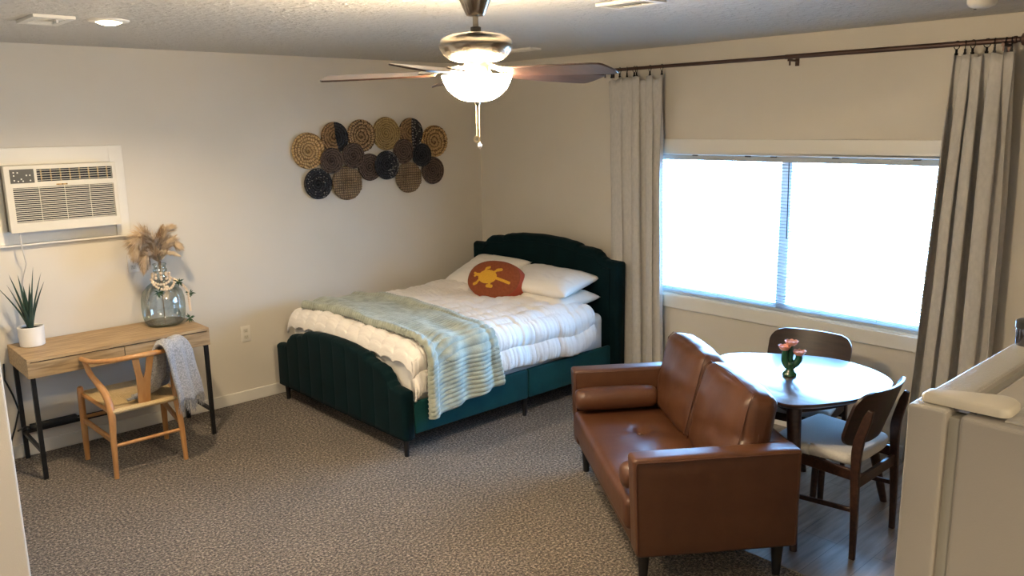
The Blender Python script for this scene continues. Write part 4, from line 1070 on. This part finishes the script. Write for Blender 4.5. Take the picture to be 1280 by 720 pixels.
# tulip vase
tv = thing('flower_candle_holder', 'green glazed ceramic piece with three pink flower cups on the dining table', 'ornament', (-1.045, -3.545, TZ), R(-40))
MB().lathe([(0, 0), (.032, 0), (.036, .004), (.034, .014), (.024, .024), (.018, .034), (.020, .048), (.024, .06), (.018, .07), (0, .075)], 28).build('base', M['green_glaze'], tv)
# image right = rotate so +x is to the right of the picture
def blossom(x, y, z, r):
    def f_(u, v):
        a = 2 * PI * u; rr = r * (.35 + .65 * v ** .6) * (1 + .07 * v * abs(sin(4 * a))); return (x + rr * cos(a), y + rr * sin(a), z + .020 * v ** 1.3 + .004 * v * abs(sin(4 * a)))
    m = MB().grid(f_, 64, 8, True); m.lathe([(0, z + .001), (r * .36, z)], 20, c=(x, y, 0), cap=False)
    for q in range(8): m.lathe([(0, z + .02), (r * .13, z + .012), (r * .1, z)], 8, c=(x + r * .45 * cos(q * PI / 4), y + r * .45 * sin(q * PI / 4), 0), cap=False)
    m.build('flower_cup', M['pink_glaze'], tv, ang=180, solid=.003)
for pts, rr in (([(-.010, 0, .045), (-.026, 0, .075), (-.030, -.002, .105), (-.028, -.004, .135)], [.018, .018, .016, .014]),
                ([(0, .004, .05), (.0, .006, .09), (.002, .006, .13), (.003, .004, .155)], [.016, .016, .015, .014]),
                ([(.008, 0, .045), (.026, -.006, .065), (.038, -.010, .085), (.036, -.012, .108)], [.017, .019, .018, .015])):
    p = path_pts(pts, 4); MB().tube(p, rad_list(rr, len(p)), 14).build('stem', M['green_glaze'], tv)
blossom(-.033, -.004, .132, .028); blossom(.003, .004, .153, .030); blossom(.038, -.012, .106, .030)

# ------------------------------------------------------------------ dining chairs
def dining_chair(label, x, y, rz):
    c = thing('dining_chair', label, 'chair', (x, y, 0), rz, 'dining chairs at the table')
    # local: +y faces forward, back at -y
    for s in (-1, 1):
        p = path_pts([(.208 * s, -.205, 0), (.206 * s, -.200, .22), (.202 * s, -.19, .42), (.195 * s, -.192, .54), (.188 * s, -.218, .65), (.186 * s, -.234, .705)], 6)
        m = MB(); V = []; F = []
        for i, q in enumerate(p):
            t = i / (len(p) - 1); w = .022; d = interp([(0, .026), (.4, .040), (.55, .046), (.8, .040), (1, .026)], t)
            tg = (p[min(i + 1, len(p) - 1)] - p[max(0, i - 1)]).normalized(); b = Vector((1, 0, 0)).cross(tg).normalized()
            V += [q + Vector((i_ * w / 2, 0, 0)) + b * j_ * d / 2 for i_, j_ in ((-1, -1), (1, -1), (1, 1), (-1, 1))]
        for i in range(len(p) - 1):
            for k in range(4): F.append((i * 4 + k, i * 4 + (k + 1) % 4, i * 4 + 4 + (k + 1) % 4, i * 4 + 4 + k))
        e = (len(p) - 1) * 4; F += [(3, 2, 1, 0), (e, e + 1, e + 2, e + 3)]
        m.add(V, F).build('leg', M['walnut'], c, bevel=.005)
        MB().tube([(.215 * s, .205, 0), (.21 * s, .195, .2), (.20 * s, .185, .425)], [.015, .019, .022], 14).build('leg', M['walnut'], c)
        MB().bar((.206 * s, -.19, .235), (.209 * s, .19, .205), .014, .022, roll=(0, 0, 1)).build('side_stretcher', M['walnut'], c, bevel=.003)
        MB().bar((.196 * s, -.175, .395), (.196 * s, .18, .405), .02, .05, roll=(0, 0, 1)).build('seat_rail', M['walnut'], c, bevel=.003)
    MB().bar((-.2, .185, .405), (.2, .185, .405), .05, .02).build('seat_rail', M['walnut'], c, bevel=.003)
    MB().bar((-.2, -.19, .355), (.2, -.19, .355), .052, .018).build('back_rail', M['walnut'], c, bevel=.003)
    def sd_(q, u):
        t = (u.y + 1) / 2; q.x *= lerp(.86, 1.04, t); q.z -= (.012 * (1 - u.x ** 2) * (1 - u.y ** 2) if u.z > 0 else 0)
        if u.y > 0: q.y -= .02 * u.x ** 2
        else: q.y += .03 * u.x ** 4
        return q
    MB().rbox(-.225, .225, -.19, .225, .428, .482, .024, 14, disp=sd_).build('seat_cushion', M['seat_grey'], c, ang=180)
    # curved rounded backrest board
    def bd(u, v, off):
        a, b = 2 * u - 1, 2 * v - 1
        hw, hh, r = .225, .135, .07
        # rounded rectangle mapping
        bb = b * hh; lim = hw
        dy = abs(bb) - (hh - r)
        if dy > 0: lim = hw - r + math.sqrt(max(0, r * r - dy * dy))
        x_ = a * lim * (1 - .05 * (b < 0) * abs(b)); z_ = .645 + bb
        curve = .062 * (x_ / hw) ** 2
        return (x_, -.198 - .32 * (z_ - .60) + curve + off, z_ )
    m = MB().grid(lambda u, v: bd(u, v, .0065), 30, 30).grid(lambda u, v: bd(u, v, -.0065), 30, 30)
    loop = [(i / 30, 0) for i in range(30)] + [(1, j / 30) for j in range(30)] + [(1 - i / 30, 1) for i in range(30)] + [(0, 1 - j / 30) for j in range(30)]
    nL = len(loop); m.add([bd(u, v, .0065) for u, v in loop] + [bd(u, v, -.0065) for u, v in loop], [(k, (k + 1) % nL, nL + (k + 1) % nL, nL + k) for k in range(nL)])
    m.build('backrest', M['walnut_back'], c, ang=50)
    return c
c1 = dining_chair('dark walnut dining chair with grey seat pushed in between table and window', -.655, -3.385, R(100))
c2 = dup(c1); c2.location = (-1.075, -3.815, 0); c2.rotation_euler = (0, 0, R(0))
c2['label'] = 'dark walnut dining chair with grey seat standing between loveseat and refrigerator'

# ------------------------------------------------------------------ refrigerator
FRX, FRY, FRZ = -3.365, -4.99, 1.50
fg_ = thing('refrigerator', 'cream white refrigerator seen from the side with hinge cover on top', 'refrigerator', (FRX + .36, FRY - .38, 0))
fx_, fy_ = fg_.location.x, fg_.location.y
def FG(m, name, mt, parent=fg_, **k):
    m.v = [(p[0] - fx_, p[1] - fy_, p[2]) for p in m.v]; return m.build(name, mt, parent, **k)
W_ = .72; dth = .058
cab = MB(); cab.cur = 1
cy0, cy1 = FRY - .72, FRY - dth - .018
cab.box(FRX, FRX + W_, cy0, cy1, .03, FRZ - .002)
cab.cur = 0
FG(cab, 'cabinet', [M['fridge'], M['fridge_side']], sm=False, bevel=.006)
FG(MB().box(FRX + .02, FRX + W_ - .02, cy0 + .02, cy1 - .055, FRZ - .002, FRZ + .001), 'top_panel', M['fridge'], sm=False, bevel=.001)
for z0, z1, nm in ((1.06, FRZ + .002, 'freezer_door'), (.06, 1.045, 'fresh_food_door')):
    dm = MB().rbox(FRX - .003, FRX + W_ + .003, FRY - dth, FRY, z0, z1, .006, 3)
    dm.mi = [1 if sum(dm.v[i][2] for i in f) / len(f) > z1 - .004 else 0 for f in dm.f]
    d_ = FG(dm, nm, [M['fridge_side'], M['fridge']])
    FG(MB().rbox(FRX + W_ - .08, FRX + W_ - .05, FRY + .02, FRY + .04, z0 + .1, z0 + .36, .008, 3).box(FRX + W_ - .075, FRX + W_ - .055, FRY, FRY + .022, z0 + .11, z0 + .14).box(FRX + W_ - .075, FRX + W_ - .055, FRY, FRY + .022, z0 + .32, z0 + .35), 'handle', M['fridge'], d_)
    FG(MB().box(FRX + .012, FRX + W_ - .012, FRY - dth - .017, FRY - dth, z0 + .012, z1 - .012), 'door_gasket', M['gasket'], d_, sm=False)
# rounded hinge cover bridging door and cabinet
hc = []
def arc_(cx, cy, r, a0, a1, n=8):
    return [(cx + r * cos(R(lerp(a0, a1, k / n))), cy + r * sin(R(lerp(a0, a1, k / n)))) for k in range(n + 1)]
hc = arc_(.018, -.014, .010, 180, 90) + arc_(.034, -.016, .012, 90, 10) + arc_(.062, -.122, .030, 10, -90) + arc_(.028, -.134, .018, -90, -180)
hm = MB(); n = len(hc); hcx, hcy = .04, -.08
V = [(FRX + .044 + (x - hcx) * k * .88, FRY - .076 + (y - hcy) * k * .84, FRZ + .004 + z_) for k, z_ in ((1., 0), (1.02, .003), (1.01, .011), (.95, .0145), (.85, .0155)) for x, y in hc]
Fh = [tuple(range(n))[::-1], tuple(4 * n + k for k in range(n))] + [(i * n + k, i * n + (k + 1) % n, (i + 1) * n + (k + 1) % n, (i + 1) * n + k) for i in range(4) for k in range(n)]
hm.add(V, Fh); FG(hm, 'hinge_cover', M['hinge'], ang=60)
FG(MB().box(FRX + .028, FRX + .052, FRY - .09, FRY - .012, FRZ - .004, FRZ + .006), 'hinge_bracket', M['chrome'], sm=False)
FG(MB().box(FRX + .02, FRX + W_ - .02, cy0 + .02, cy1 - .02, 0, .03), 'plinth', M['panel_dark'], sm=False)
kn = thing('metal_tin', 'small dark chrome tin at the far edge of the refrigerator top', 'tin', (FRX + .500, FRY - .024, FRZ + .002))
MB().lathe([(0, 0), (.018, 0), (.02, .004), (.02, .035), (0, .035)], 24).build('body', M['chrome'], kn)
MB().lathe([(0, .035), (.022, .035), (.022, .048), (.018, .051), (0, .051)], 24).build('lid', M['panel_dark'], kn)

# ------------------------------------------------------------------ lights
def area(name, loc, rot, sx, sy, e, c):
    l = bpy.data.lights.new(name, 'AREA'); l.shape = 'RECTANGLE'; l.size = sx; l.size_y = sy; l.energy = e; l.color = c
    o = bpy.data.objects.new(name, l); o.location = loc; o.rotation_euler = rot; col.objects.link(o); return o
def point(name, loc, e, c, r=.05):
    l = bpy.data.lights.new(name, 'POINT'); l.energy = e; l.color = c; l.shadow_soft_size = r
    o = bpy.data.objects.new(name, l); o.location = loc; col.objects.link(o); return o
pt = area('window_portal', (.14, (WY0 + WY1) / 2, (WZ0 + WZ1) / 2), (0, R(90), 0), 1.0, 2.0, 1, (1, 1, 1)); pt.data.cycles.is_portal = True
WARM = (1., .79, .52)
for k in range(3): point('fan_bulb', (FX + .088 * cos(CAMYAW + PI + k * 2 * PI / 3), FY + .088 * sin(CAMYAW + PI + k * 2 * PI / 3), 2.112), 42, WARM, .022)
sp_ = bpy.data.lights.new('recessed_spot', 'SPOT'); sp_.energy = 215; sp_.color = WARM; sp_.spot_size = R(150); sp_.spot_blend = .6; sp_.shadow_soft_size = .05
o = bpy.data.objects.new('recessed_spot', sp_); o.location = (-3.36, -1.33, H - .02); col.objects.link(o)
for i, (x, y, e) in enumerate(((-4.9, -5.9, 100), (-3.6, -6.6, 90), (-5.3, -3.4, 120))):
    l = bpy.data.lights.new('kitchen_downlight', 'SPOT'); l.energy = e; l.color = WARM; l.spot_size = R(155); l.spot_blend = .6; l.shadow_soft_size = .07
    o = bpy.data.objects.new('kitchen_downlight', l); o.location = (x, y, H - .02); col.objects.link(o)
w = bpy.data.worlds.new('daylight'); bpy.context.scene.world = w; w.use_nodes = True
nt = w.node_tree; bg = nt.nodes['Background']; bg.inputs['Strength'].default_value = 62.0
tc = nt.nodes.new('ShaderNodeTexCoord'); sx_ = nt.nodes.new('ShaderNodeSeparateXYZ'); nt.links.new(tc.outputs['Generated'], sx_.inputs[0])
cr = nt.nodes.new('ShaderNodeValToRGB'); cr.color_ramp.elements[0].position = -.0; cr.color_ramp.elements[0].color = (.26, .46, .75, 1)
cr.color_ramp.elements[1].position = .25; cr.color_ramp.elements[1].color = (.24, .54, 1., 1)
nt.links.new(sx_.outputs['Z'], cr.inputs[0]); nt.links.new(cr.outputs[0], bg.inputs['Color'])

# ------------------------------------------------------------------ camera
cam = bpy.data.cameras.new('camera'); cam.lens = 36 * 1020.04 / 1280; cam.sensor_width = 36; cam.clip_start = .05
yaw, pitch, roll = CAMYAW, -.19870281738838058, -.015566656364770164
f_ = Vector((cos(yaw) * cos(pitch), sin(yaw) * cos(pitch), sin(pitch))); r_ = Vector((sin(yaw), -cos(yaw), 0)); u_ = r_.cross(f_)
r2 = cos(roll) * r_ + sin(roll) * u_; u2 = -sin(roll) * r_ + cos(roll) * u_
co = bpy.data.objects.new('camera', cam); col.objects.link(co)
mw = Matrix((r2, u2, -f_)).transposed().to_4x4(); mw.translation = Vector((-4.6558565, -5.4763063, 1.9445606)); co.matrix_world = mw
sc = bpy.context.scene; sc.camera = co
sc.view_settings.view_transform = 'Standard'; sc.view_settings.look = 'None'; sc.view_settings.exposure = 0.; sc.view_settings.gamma = 1.
sc.cycles.max_bounces = 8; sc.cycles.diffuse_bounces = 4; sc.cycles.transparent_max_bounces = 12
sc.cycles.use_denoising = True; sc.cycles.sample_clamp_indirect = 40.
